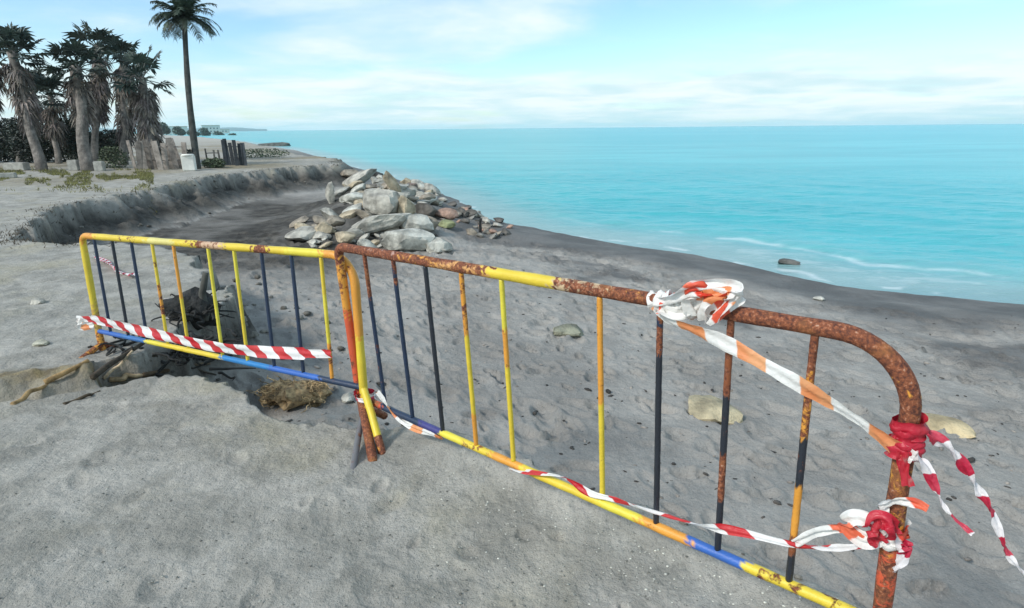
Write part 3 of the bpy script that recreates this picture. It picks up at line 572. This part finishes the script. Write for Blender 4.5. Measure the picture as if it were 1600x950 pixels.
# ------------------------------------------------------------------ driftwood, roots, debris
WOOD = simple('weathered_wood', (.22, .17, .11), .9, .4, 14, .01, 40, usecol=True)
CHAR_SHADE = simple('charred_wood_and_shade', (.022, .023, .022), .8, .5, 12, .02, 30, usecol=True)  # charred stump and stake; also the black of the gully's painted shade
FIB = simple('palm_fibre', (.42, .30, .16), .95, .5, 18, .03, 45, usecol=True)
def twig(m, a, b_, r0, r1, bend, rg, col=(1, 1, 1, 1), n=7):
    a, b_ = Vector(a), Vector(b_); P = [a.lerp(b_, i/4)+Vector((rg.gauss(0, bend), rg.gauss(0, bend), rg.gauss(0, bend*.6)))*(0 if i == 0 else 1) for i in range(5)]
    m.tube(spline(P, 5), lambda t: r0+(r1-r0)*t, n, col)
rg = random.Random(77)
c0 = hit(302, 500)[0]; stump = empty('burnt_stump', (c0.x, c0.y, c0.z)); tag(stump, 'black charred stump with an upright stick behind the far barrier', 'stump')
vs, fs = rock_mesh(1234, 3, 20); nz = fbm(vs[:, 0]*3+vs[:, 2]*2, vs[:, 1]*3-vs[:, 2]*2, 4)
b0 = mesh_obj('trunk', vs*(1+.2*nz)[:, None]*np.array([.24, .2, .22]), fs, CHAR_SHADE, stump, False, {'Col': ('FLOAT_COLOR', [(1, 1, 1, 1)]*len(vs))}); b0.location = (.0, .05, .10)
m = MB(); twig(m, (.10, 0, .0), (.15, .02, .42), .038, .026, .008, rg); m.build('stick', simple('grey_stick', (.07, .07, .06), .9, .3), stump)
m = MB()
for i in range(26):
    a = rg.uniform(0, 6.28); L = rg.uniform(.14, .33); twig(m, (.08*math.cos(a), .08*math.sin(a), .08), (L*math.cos(a)*1.3, L*math.sin(a), rg.uniform(-.06, .24)), .014, .004, .03, rg)
m.build('roots', CHAR_SHADE, stump)
o = rock(265, 476, 18, 20, -20, (2.0, 1.9, 1.9), 'white plastic scrap caught beside the burnt stump', seed=931, lift=.3, group='litter', sub=2, name='litter_scrap'); o['category'] = 'litter'
# fibrous root clump under the far barrier's right end
p0, t0_ = hit(455, 628); cl_ = empty('root_clump', (p0.x, p0.y, p0.z-.01)); tag(cl_, 'tan fibrous palm root clump lying in the gully under the blue rail', 'roots')
for (dx, dy, s_, sd_) in ((-.13, .03, .15, 41), (.06, -.02, .17, 42), (.2, .05, .13, 43)):
    vs, fs = rock_mesh(sd_, 3, 10); nz = fbm(vs[:, 0]*4+vs[:, 2]*3, vs[:, 1]*4-vs[:, 2]*3, 4)
    o = mesh_obj('root_ball', vs*(1+.3*nz)[:, None]*np.array([s_*1.1, s_, s_*.75]), fs, FIB, cl_, False, {'Col': ('FLOAT_COLOR', [(1, 1, 1, 1)]*len(vs))}); o.location = (dx, dy, s_*.45)
m = MB()
for i in range(170):
    cx = rg.choice([-.13, .06, .2]); a = rg.uniform(0, 6.28); e_ = rg.uniform(-.2, 1.3); r = .13
    p = Vector((cx+r*math.cos(a)*math.cos(e_), r*math.sin(a)*math.cos(e_), .06+r*math.sin(e_))); g_ = rg.uniform(.6, 2.1)
    twig(m, p, p+Vector((rg.gauss(0, .07), rg.gauss(0, .06), rg.gauss(-.01, .04))), .005, .002, .012, rg, (g_, g_, g_, 1), 5)
m.build('fibres', FIB, cl_)
# roots and boards in the gully at the far barrier's left foot
def log(pa, pb, r0, r1, col, label, lift=.02, mat=WOOD, bend=.012, group='driftwood in the gully', name='driftwood'):
    a = hit(*pa)[0]+Vector((0, 0, lift)); b_ = hit(*pb)[0]+Vector((0, 0, lift)); m = MB(); twig(m, a-a, b_-a, r0, r1, bend, rg, col+(1,), 9); o = m.build(name, mat); o.location = a; tag(o, label, 'driftwood', group); return o
log((148, 600), (238, 536), .022, .012, (.25, .25, .25), 'dark branch crossing behind the far barrier\'s left foot', .05)
log((165, 604), (212, 560), .012, .008, (2.6, 2.6, 2.6), 'bleached thin stick beside the dark branch', .06)
log((172, 597), (225, 590), .020, .014, (2.0, 1.9, 1.7), 'short pale branch lying right of the barrier foot', .02)
log((225, 592), (330, 572), .020, .010, (.5, .45, .4), 'brown branch lying in shadow under the blue rail', .03)
log((240, 560), (335, 590), .016, .008, (.2, .2, .2), 'blackened branch slanting under the yellow rail', .03)
log((100, 632), (160, 612), .014, .006, (.35, .33, .3), 'half buried dark root on the sand below the gully', .0)
log((20, 632), (75, 598), .018, .010, (1.5, 1.3, .9), 'tan root poking from the ridge at the left edge', .0)
log((70, 600), (140, 566), .020, .012, (1.6, 1.35, .9), 'tan root along the crest of the sandy ridge', .01)
m = MB(); c0 = hit(255, 566)[0]  # root tangle coloured black to stand for the shade in the gully
for i in range(120):
    a = rg.uniform(0, 6.28); p = Vector((rg.uniform(-.5, .5), rg.uniform(-.2, .3), rg.uniform(-.05, .16))); twig(m, p, p+Vector((rg.gauss(0, .16), rg.gauss(0, .1), rg.gauss(0, .05))), .013, .004, .025, rg, (1, 1, 1, 1), 5)
o = m.build('root_tangle', CHAR_SHADE); o.location = c0; tag(o, 'tangle of roots coloured black as shade in the hollow under the far barrier', 'roots')
# clods fallen from the bank
rg = random.Random(88); m = MB()
for i in range(420):
    a, b_ = rg.choice(ed_all); q_ = a+(b_-a)*rg.random(); nrm = np.array([(b_-a)[1], -(b_-a)[0]]); nrm = nrm/np.linalg.norm(nrm); q_ = q_+nrm*abs(rg.gauss(.35, .5))*(.35 if q_[1] < 5 else 1)
    x, y = float(q_[0]), float(q_[1]); s_ = rg.uniform(.012, .05)*(.5 if y < 5 else 1.3); z = G(x, y); vs, fs = TINY[rg.randint(0, 5)]; g = rg.uniform(.5, 1.2)
    m.add([(x+s_*v[0], y+s_*v[1], z+s_*.25+s_*v[2]*.7) for v in vs], fs, (g, g, g*.96, 1))
o = m.build('sand_clods', simple('sand_clod', (.20, .19, .17), .95, .3, 15, .02, 30, usecol=True)); tag(o, 'crumbled clods of grey sand fallen along the eroded edges', 'clods', kind='stuff')
# dark stake by the water end of the pile
p_, t_ = hit(750, 366); m = MB(); twig(m, (0, 0, -.1), (.03, 0, 25*t_/900), .05, .035, .01, rg); o = m.build('stake', CHAR_SHADE); o.location = p_; tag(o, 'short dark stake upright near the water end of the rubble', 'stake')

# ------------------------------------------------------------------ palms
BARK = simple('palm_trunk', (.23, .205, .18), .92, .3, 5, .05, 12, usecol=True)
BARKD = simple('dark_palm_trunk', (.055, .06, .055), .92, .3, 5, .04, 14, usecol=True)
LEAF = simple('palm_leaf', (.036, .056, .044), .6, .35, 3, usecol=True)
DEAD = simple('dead_palm_leaf', (.19, .17, .15), .9, .4, 3, usecol=True)
def fan(m, base, d, L, R, rg, col, droop=.2, nf=13):     # petiole and a split pleated fan
    d = Vector(d).normalized(); up = Vector((0, 0, 1)); sd_ = d.cross(up)
    if sd_.length < .1: sd_ = Vector((1, 0, 0))
    sd_.normalize(); n = sd_.cross(d).normalized(); c = Vector(base)+d*L+Vector((0, 0, -droop*L*.3))
    m.tube([base, Vector(base).lerp(c, .5)+Vector((0, 0, .05)), c], .022, 4, col)
    roll = rg.uniform(-.5, .5); sd_ = (sd_*math.cos(roll)+n*math.sin(roll)); n = sd_.cross(d).normalized()
    for i in range(nf):
        a = (i/(nf-1)-.5)*math.radians(rg.uniform(190, 230)); dr = d*math.cos(a)+sd_*math.sin(a); r = R*rg.uniform(.8, 1.05)*(1-.25*abs(a)/1.9); s2 = dr.cross(n).normalized()
        w_ = R*.085; mid = c+dr*r*.6+n*rg.uniform(-.02, .04); tip = c+dr*r+Vector((0, 0, -droop*R*rg.uniform(.5, 1.3)))
        m.add([c, mid+s2*w_, mid-n*w_*.5, mid-s2*w_, tip], [(0, 1, 2), (0, 2, 3), (1, 4, 2), (2, 4, 3)], col)
def fan_palm(name, base, top, label, rad=.21, ngreen=22, ndead=45, skirt=1.6, R=.62, seed=1, leafL=.8, group='fan palms behind the beach', shag=1.0):
    rg = random.Random(seed); ngreen = int(ngreen*1.15); ndead = int(ndead*1.15); R *= 1.25; leafL *= 1.1; rad *= .85; base, top = Vector(base), Vector(top); root = empty(name, base); tag(root, label, 'palm tree', group); v = top-base
    P = [v*(i/24)+Vector((.06*math.sin(i*.4+seed), 0, 0)) for i in range(25)]; P[0] += Vector((0, 0, -.15)); m = MB()
    m.tube(P, lambda t: rad*(1.25-.25*min(1, t*4))*(1+.05*math.sin(t*150)), 12, lambda t: (1, 1, 1, 1) if int(t*60) % 2 else (.7, .7, .7, 1)); m.build('trunk', BARK, root)
    m = MB()
    for i in range(ngreen):
        a = rg.uniform(0, 6.28); e_ = rg.uniform(-.35, 1.35); d = (math.cos(a)*math.cos(e_), math.sin(a)*math.cos(e_), math.sin(e_)); g = rg.uniform(.7, 1.5)
        fan(m, v+Vector((0, 0, -.1)), d, leafL*rg.uniform(.7, 1.15), R*rg.uniform(.8, 1.1), rg, (g, g, g, 1))
    m.build('crown', LEAF, root, False)
    m = MB()
    for i in range(ndead):
        t = rg.random(); a = rg.uniform(0, 6.28); e_ = -1.45+.55*(1-t)+rg.uniform(-.05, .35); d = (math.cos(a)*math.cos(e_), math.sin(a)*math.cos(e_), math.sin(e_)); g = rg.uniform(.45, 1.5)
        fan(m, v-v.normalized()*(.2+t*skirt), d, .45*rg.uniform(.6, 1.1), R*.85*rg.uniform(.7, 1.1)*shag, rg, (g, g*rg.uniform(.92, 1), g*rg.uniform(.85, 1.05), 1), .5, 9)
    m.build('dead_skirt', DEAD, root, False); return root
def pp(px, py, topx, topy, extra=0):     # palm base on the ground and top at the same distance
    b_, t_ = hit(px, py)
    if extra: s_ = 1+extra/t_; b_ = Vector((b_.x*s_, b_.y*s_, 0)); b_.z = G(b_.x, b_.y); t_ *= s_
    return b_, atdist(topx, topy, t_)
b_, tp = pp(64, 266, 20, 82); fan_palm('fan_palm', b_, tp, 'leftmost front fan palm, trunk leaning left with shaggy grey skirt', .22, 24, 55, 2.6, .62, 1)
b_, tp = pp(136, 267, 120, 105); fan_palm('fan_palm', b_, tp, 'front fan palm with thick pale trunk and beige blocks at its foot', .27, 24, 42, 1.5, .60, 2)
b_, tp = pp(150, 262, 152, 72, 2.5); fan_palm('fan_palm', b_, tp, 'fan palm with the tallest crown in the middle of the left clump', .18, 20, 60, 3.0, .62, 3)
b_, tp = pp(196, 262, 192, 92, 2); fan_palm('fan_palm', b_, tp, 'fan palm hung with long dead leaves right of the clump\'s middle', .2, 16, 80, 3.4, .62, 4)
b_, tp = pp(240, 263, 220, 122, .5); p_ = fan_palm('fan_palm', b_, tp, 'rightmost fan palm of the clump, brown skirt nearly to the fence', .2, 14, 90, 2.6, .62, 5, .85)
b_, tp = pp(-18, 266, -22, 80, 1); fan_palm('fan_palm', b_, tp, 'fan palm cut off by the left edge of the view', .2, 20, 40, 2, .62, 6)
b_, tp = pp(92, 262, 80, 150, 4); fan_palm('fan_palm', b_, tp, 'short dark fan palm between the two front trunks', .16, 22, 34, 1.6, .62, 7)
b_, tp = pp(30, 262, 55, 140, 5); fan_palm('fan_palm', b_, tp, 'short fan palm half hidden behind the leaning trunk', .16, 20, 34, 1.6, .62, 8)
# two stray fans that reach right of the clump belong to the rightmost palm
rg = random.Random(9); m = MB()
off = Vector(tp)*0
root = p_; base5, top5 = pp(240, 263, 220, 122, .5); tt = (base5-Vector((0, 0, 0))).y/ray(240, 263)[1]
for (fx, fy, R) in ((234, 74, .42), (246, 84, .50), (245, 132, .42), (216, 92, .5)):
    tgt = atdist(fx, fy, tt)-base5; st_ = (top5-base5); d = (tgt-st_); L = d.length-.1; fan(m, st_, d, L, R, rg, (.9, .9, .9, 1), .15)
m.build('leaf_stalk', LEAF, root, False)
# feather palm: tall single trunk
def date_palm(base, top, label):
    rg = random.Random(31); base, top = Vector(base), Vector(top); root = empty('date_palm', base); tag(root, label, 'palm tree'); v = top-base
    P = [v*(i/30)+Vector((-.10*math.sin(math.pi*i/30), 0, 0)) for i in range(31)]; P[0].z -= .15; m = MB(); m.tube(P, lambda t: .15*(1-.35*t)*(1+.25*max(0, t-.93)*12)*(1+.04*math.sin(t*170)), 12); m.build('trunk', BARKD, root)
    m = MB()
    for i in range(60):
        a = rg.uniform(0, 6.28); e_ = rg.uniform(-.15, 1.35); L = rg.uniform(1.2, 1.6)*(1 if e_ < .9 else .8); d = Vector((math.cos(a)*math.cos(e_), math.sin(a)*math.cos(e_), math.sin(e_)))
        g = rg.uniform(.7, 2.2); col = (g, g*.98, g*.8, 1); pr_ = v; Q = [v]; dd_ = d.copy()
        for s_ in range(9):
            dd_ = (dd_+Vector((0, 0, -.04-.030*s_*math.cos(e_)))).normalized(); pr_ = pr_+dd_*(L/9); Q.append(pr_)
        m.tube(Q, lambda t: .02*(1-t)+.005, 4, col, False)
        for s_ in range(1, 10):
            for hh in (0, .5):
                c = Q[s_-1].lerp(Q[s_], hh+.25); T = (Q[s_]-Q[s_-1]).normalized(); sd_ = T.cross(Vector((0, 0, 1))).normalized(); ll = .42*math.sin(math.pi*(.15+.8*s_/10))*rg.uniform(.85, 1.1)
                for sg in (-1, 1):
                    tip = c+sd_*sg*ll*.75+T*ll*.6+Vector((0, 0, -.12*rg.random()-.04)); mid = c.lerp(tip, .5)+Vector((0, 0, .03)); w_ = T*.028
                    m.add([c-w_, c+w_, mid+w_, tip, mid-w_], [(0, 1, 2, 4), (4, 2, 3)], col)
    m.build('crown', LEAF, root, False); return root
b_, tp = pp(309, 264, 288, 28); date_palm(b_, tp, 'tall slender feather palm with a thin dark trunk standing alone')
# ------------------------------------------------------------------ hedge, shrubs, grass
def leaf_mass(name, base, boxes, n, size, mat, label, cat, seed, group=None, stem=True):
    rg = random.Random(seed); root = empty(name, base); tag(root, label, cat, group); m = MB()
    for i in range(n):
        cx, cy, cz, sx, sy, sz = rg.choice(boxes); 
        while True:
            u = Vector((rg.uniform(-1, 1), rg.uniform(-1, 1), rg.uniform(-1, 1)))
            if .35 < u.length < 1.05: break
        p = Vector((cx+u.x*sx, cy+u.y*sy, max(.02, cz+u.z*sz))); a = Vector((rg.gauss(0, 1), rg.gauss(0, 1), rg.gauss(0, .7))).normalized(); b_ = a.orthogonal().normalized(); s_ = size*rg.uniform(.6, 1.3); g = rg.uniform(.5, 1.6)
        m.add([p-a*s_, p+b_*s_*.45, p+a*s_, p-b_*s_*.45], [(0, 1, 2, 3)], (g, g, g, 1))
    m.build('foliage', mat, root, False)
    if stem:
        m = MB()
        for bx in boxes: twig(m, (bx[0], bx[1], -.1), (bx[0]+.05, bx[1], bx[2]+bx[5]*.4), .04, .015, .03, rg)
        m.build('stem', BARKD, root)
    return root
HED = simple('hedge_leaf', (.022, .034, .024), .6, .4, 2, usecol=True); SHR = simple('shrub_leaf', (.07, .095, .05), .7, .4, 2, usecol=True)
h0, t0_ = hit(100, 258); s_ = 1+3.2/t0_; h0 = Vector((h0.x*s_, h0.y*s_, 0)); h0.z = G(h0.x, h0.y)
bx = []; rg = random.Random(3)
for i in range(22):
    x = -6.5+i*.46; hh = 2.15+.25*math.sin(i*.9)+rg.uniform(-.1, .15)-(.35 if i > 17 else 0); bx.append((x, .25*math.sin(i)+.0*i, hh*.52, .55, .6, hh*.52))
leaf_mass('hedge', h0, bx, 26000, .085, HED, 'dark dense hedge behind the fan palm trunks', 'hedge', 4)
for i, (px, py, w, h, lb, mt) in enumerate([(300, 256, .34, .40, 'dark small bush at the foot of the lone tall palm', HED), (180, 262, .6, .55, 'grey-green shrub under the hanging dead palm leaves', SHR), (335, 262, .5, .24, 'low green shrub between the tall palm and dark boards', SHR), (272, 262, .35, .28, 'small shrub growing through the bleached pale fence', SHR), (410, 246, 1.6, .3, 'low dark bush by the pale far beach', SHR)]):
    b_, t_ = hit(px, py); leaf_mass('shrub', b_, [(0, 0, h*.8, w, w, h)], 900, .06, mt, lb, 'shrub', 50+i, 'shrubs behind the path')
GRS = simple('dry_grass', (.16, .155, .06), .8, .4, 1.5, usecol=True)
m = MB(); rg = random.Random(14)
gx = np.array([rg.uniform(-60, 240) for _ in range(22000)]); gy = np.array([rg.triangular(262, 300, 270) for _ in range(22000)]); keep_ = fbm(gx*.045, gy*.13, 3) > np.where(gy < 284, -.12, .22)
A = flat(gx[keep_], gy[keep_])
for x, y, z in zip(A[0], A[1], A[2]):
    hh = rg.uniform(.03, .10); a = rg.uniform(0, 6.28); w_ = .012; g = rg.uniform(.6, 1.6); lx, ly = rg.gauss(0, .03), rg.gauss(0, .03)
    m.add([(x-w_*math.cos(a), y-w_*math.sin(a), z-.01), (x+w_*math.cos(a), y+w_*math.sin(a), z-.01), (x+lx, y+ly, z+hh)], [(0, 1, 2)], (g, g, g*rg.uniform(.6, 1), 1))
o = m.build('grass', GRS, None, False); tag(o, 'patchy yellow-green grass at the foot of the fan palms', 'grass', kind='stuff')
# rough weeds on the bank lip
m = MB()
ed = [(np.array(a), np.array(b_)) for a, b_ in zip(EDGE[:-1], EDGE[1:]) if 8 < a[1] < 30 and a[0] < -4]
for i in range(1100):
    a, b_ = rg.choice(ed); q_ = a+(b_-a)*rg.random(); p_ = Vector((q_[0]+rg.gauss(0, .25), q_[1]+rg.gauss(0, .25), 0))
    for k_ in range(2):
        x, y = p_.x+rg.gauss(0, .06), p_.y+rg.gauss(0, .06); z = G(x, y); a = rg.uniform(0, 6.28); g = rg.uniform(.3, .9)
        m.add([(x-.012, y, z-.02), (x+.012, y, z-.02), (x+rg.gauss(0, .07), y+rg.gauss(0, .05), z+rg.uniform(.0, .06))], [(0, 1, 2)], (g, g*.9, g*.9, 1))
o = m.build('weeds', simple('dry_weed', (.10, .09, .06), .9, .4, 2, usecol=True), None, False); tag(o, 'dry dark weeds and roots along the eroded bank edge', 'weeds', kind='stuff')

# ------------------------------------------------------------------ fences, boxes, signs by the palms
PALE = simple('bleached_wood', (.24, .215, .19), .9, .35, 4, .01, 20, usecol=True); DARKW = simple('dark_boards', (.045, .055, .065), .85, .3, 4, .01, 20, usecol=True)
WHITE = simple('white_plastic', (.78, .77, .70), .5, .08, 3); CONC = simple('concrete_block', (.40, .39, .35), .9, .2, 6, .01, 30)
def fence(name, pxs, py, h, w, mat, label, seed, lean=.06, rail=True):
    rg = random.Random(seed); b0, t0_ = hit(pxs[0], py); root = empty(name, b0); tag(root, label, 'fence', 'low wooden fences by the palms'); pts = []
    for i, x in enumerate(pxs):
        p_, t_ = hit(x, py+rg.uniform(-1, 1)); p_ = p_-b0; hh = h*rg.uniform(.85, 1.08); l = rg.gauss(0, lean); g = rg.uniform(.7, 1.3); m = MB()
        ax = Matrix.Rotation(l, 3, 'Y') @ Matrix.Rotation(rg.uniform(-.3, .3), 3, 'Z'); m.box(p_+Vector((math.sin(l)*hh*.5, 0, hh*.5-.05)), (w*rg.uniform(.8, 1.2), .035, hh+.1), ax, (g, g, g, 1)); m.build('board', mat, root, False); pts.append(p_)
    if rail:
        for hh in (.3, .75):
            m = MB(); m.tube([p_+Vector((0, .035, h*hh)) for p_ in pts], .022, 5); m.build('rail', mat, root, False)
    return root
fence('pale_fence', [212, 219, 228, 237, 244, 252, 260, 268, 276, 284, 291], 264, 1.25, .21, PALE, 'leaning bleached board fence right of the fan palms', 3, .10)
fence('board_fence', [353, 359, 365, 371, 377, 383], 258, 1.15, .19, DARKW, 'short row of upright dark boards near the sea end of the path', 5, .03)
fence('wire_fence', [325, 337, 345], 257, .75, .07, PALE, 'low thin post fence between the tall palm and dark boards', 6, .03)
def boxy(name, px, py, w, h, mat, label, cat, dpt=.3, yaw=.2, lid=False):
    b_, t_ = hit(px, py); W_, H_ = w*t_/900, h*t_/900; bm = bmesh.new(); bmesh.ops.create_cube(bm, size=1); bmesh.ops.scale(bm, vec=(W_, dpt, H_), verts=bm.verts); bmesh.ops.translate(bm, vec=(0, 0, H_*.5-.01), verts=bm.verts)
    bmesh.ops.bevel(bm, geom=bm.edges[:], offset=.025, segments=2, affect='EDGES'); vs = [v.co[:] for v in bm.verts]; fs = [tuple(v.index for v in f.verts) for f in bm.faces]; bm.free()
    o = mesh_obj(name, vs, fs, mat, None, False, {'Col': ('FLOAT_COLOR', [(1, 1, 1, 1)]*len(vs))}); o.location = b_; o.rotation_euler.z = yaw; tag(o, label, cat); return o
boxy('concrete_block', 117, 266, 14, 16, CONC, 'beige concrete block left of the thick palm trunk', 'block'); boxy('concrete_block', 157, 267, 13, 15, CONC, 'beige concrete block right of the thick palm trunk', 'block')
boxy('concrete_bench', 27, 266, 32, 12, CONC, 'low pale concrete block in front of the dark hedge', 'block', .4, .05)
o = boxy('litter_bin', 297, 266, 18, 23, WHITE, 'white litter bin at the foot of the lone tall palm', 'bin', .4, .3); 
m = MB(); bb = [Vector(c) for c in o.bound_box]; hz = max(v.z for v in bb); wx = max(v.x for v in bb); m.tube([(0, 0, hz-.005), (0, 0, hz+.05)], lambda t: wx*1.12*(1-.25*t), 14); m.build('lid', WHITE, o)
boxy('pale_stone', 12, 278, 22, 8, CONC, 'pale flat stone on the grass at the left edge', 'rock', .4, .5)
# ------------------------------------------------------------------ far shore
gro, t_ = hit(396, 236); m = MB(); e1 = Vector((0, 0, 0)); 
a = atdist(392, 231, 118); b_ = atdist(464, 229.5, 118); a.z = b_.z = SEA; vs, fs = rock_mesh(77, 3, 30)
L = (b_-a).length; cpt = a.lerp(b_, .5); vs = vs*np.array([L*.55, 2.2, .75]); o = mesh_obj('groyne', vs, fs, ROCKG, None, False, {'Col': ('FLOAT_COLOR', [(.35, .4, .4, 1)]*len(vs))}); o.location = cpt; o.rotation_euler.z = math.atan2((b_-a).y, (b_-a).x); tag(o, 'low dark rock groyne reaching into the sea beyond the path', 'groyne')
HZM = simple('distant_hills', (.10, .16, .17), 1, .2, .002)
vs = []; fs = []; n = 120
for i in range(n):
    th = math.radians(-48+i*(26/(n-1))); d = 3600; hgt = 8+22*max(0, .5+.5*fbm(np.array([i*.10]), np.array([3.3]), 4)[0])*min(1, (n-1-i)/20)
    for rr0, zz in ((d-700, -2), (d, hgt), (d+700, -2)): vs.append((rr0*math.sin(th), rr0*math.cos(th), zz))
for i in range(n-1):
    for k_ in range(2): fs.append((i*3+k_, i*3+k_+1, (i+1)*3+k_+1, (i+1)*3+k_))
tag(mesh_obj('hills', vs, fs, HZM), kind='structure')
BW = simple('pale_render', (.62, .60, .55), .8, .06, .2, usecol=True); GL = simple('window_glass', (.06, .09, .11), .2, .1, 1)
for i, (px, d, w, h, dp_, lb) in enumerate([(268, 520, 26, 9, 12, 'low pale building seen left behind the tall palm trunk'), (330, 640, 18, 14, 12, 'tall pale block on the far shore right of the tall palm'), (347, 700, 16, 10, 12, 'pale far-shore building left of the dark boards'), (397, 420, 20, 4.5, 8, 'long low white building beyond the dark boards')]):
    p_ = atdist(px, 205, d); z0 = G(p_.x, p_.y); root = empty('building', (p_.x, p_.y, z0)); root.rotation_euler.z = .5; tag(root, lb, 'building', 'buildings on the far shore'); m = MB(); m.box((0, 0, h/2-.5), (w, dp_, h+1)); m.build('wall', BW, root, False)
    m = MB(); m.box((0, 0, h+.25), (w+.6, dp_+.6, .5), None, (.8, .7, .6, 1)); m.build('roof', BW, root, False)
    for fl in range(max(1, int(h/3.2))):
        for c_ in range(int(w/3.4)):
            m = MB(); m.box((-w/2+2+c_*3.3, -dp_/2-.03, 1.7+fl*3.1), (1.3, .12, 1.4)); m.build('window', GL, root, False)
TREEM = simple('far_tree_leaf', (.04, .07, .045), .8, .3, .5, usecol=True)
for i, (px, d, h, w) in enumerate([(255, 300, 7, 5), (278, 340, 6, 6), (318, 380, 7, 6), (340, 420, 6, 7), (362, 400, 5, 6), (300, 360, 5, 6)]):
    p_ = atdist(px, 205, d); leaf_mass('tree', (p_.x, p_.y, G(p_.x, p_.y)), [(0, 0, h*.6, w*.5, w*.5, h*.42), (w*.3, 0, h*.45, w*.4, w*.4, h*.3)], 900, .55, TREEM, ['round far tree left behind the bleached fence', 'far tree just left of the tall palm trunk', 'far tree just right of the tall palm trunk', 'far tree above the thin post fence', 'far tree behind the dark boards', 'low far tree directly behind the tall palm'][i], 'tree', 70+i, 'trees on the far shore')

# ------------------------------------------------------------------ sea air
HAZE = bpy.data.materials.new('haze'); HAZE.use_nodes = True; nt = HAZE.node_tree; nt.nodes.clear()
pv = nt.nodes.new('ShaderNodeVolumePrincipled'); pv.inputs['Density'].default_value = .00018; pv.inputs['Color'].default_value = (.80, .93, .97, 1); pv.inputs['Anisotropy'].default_value = .2
nt.links.new(pv.outputs[0], nt.nodes.new('ShaderNodeOutputMaterial').inputs['Volume'])
m = MB(); m.box((0, 0, 2), (13600, 13600, 64)); o = m.build('haze', HAZE, None, False); tag(o, kind='stuff'); tag(o, 'thin pale sea haze over the whole bay', 'haze')
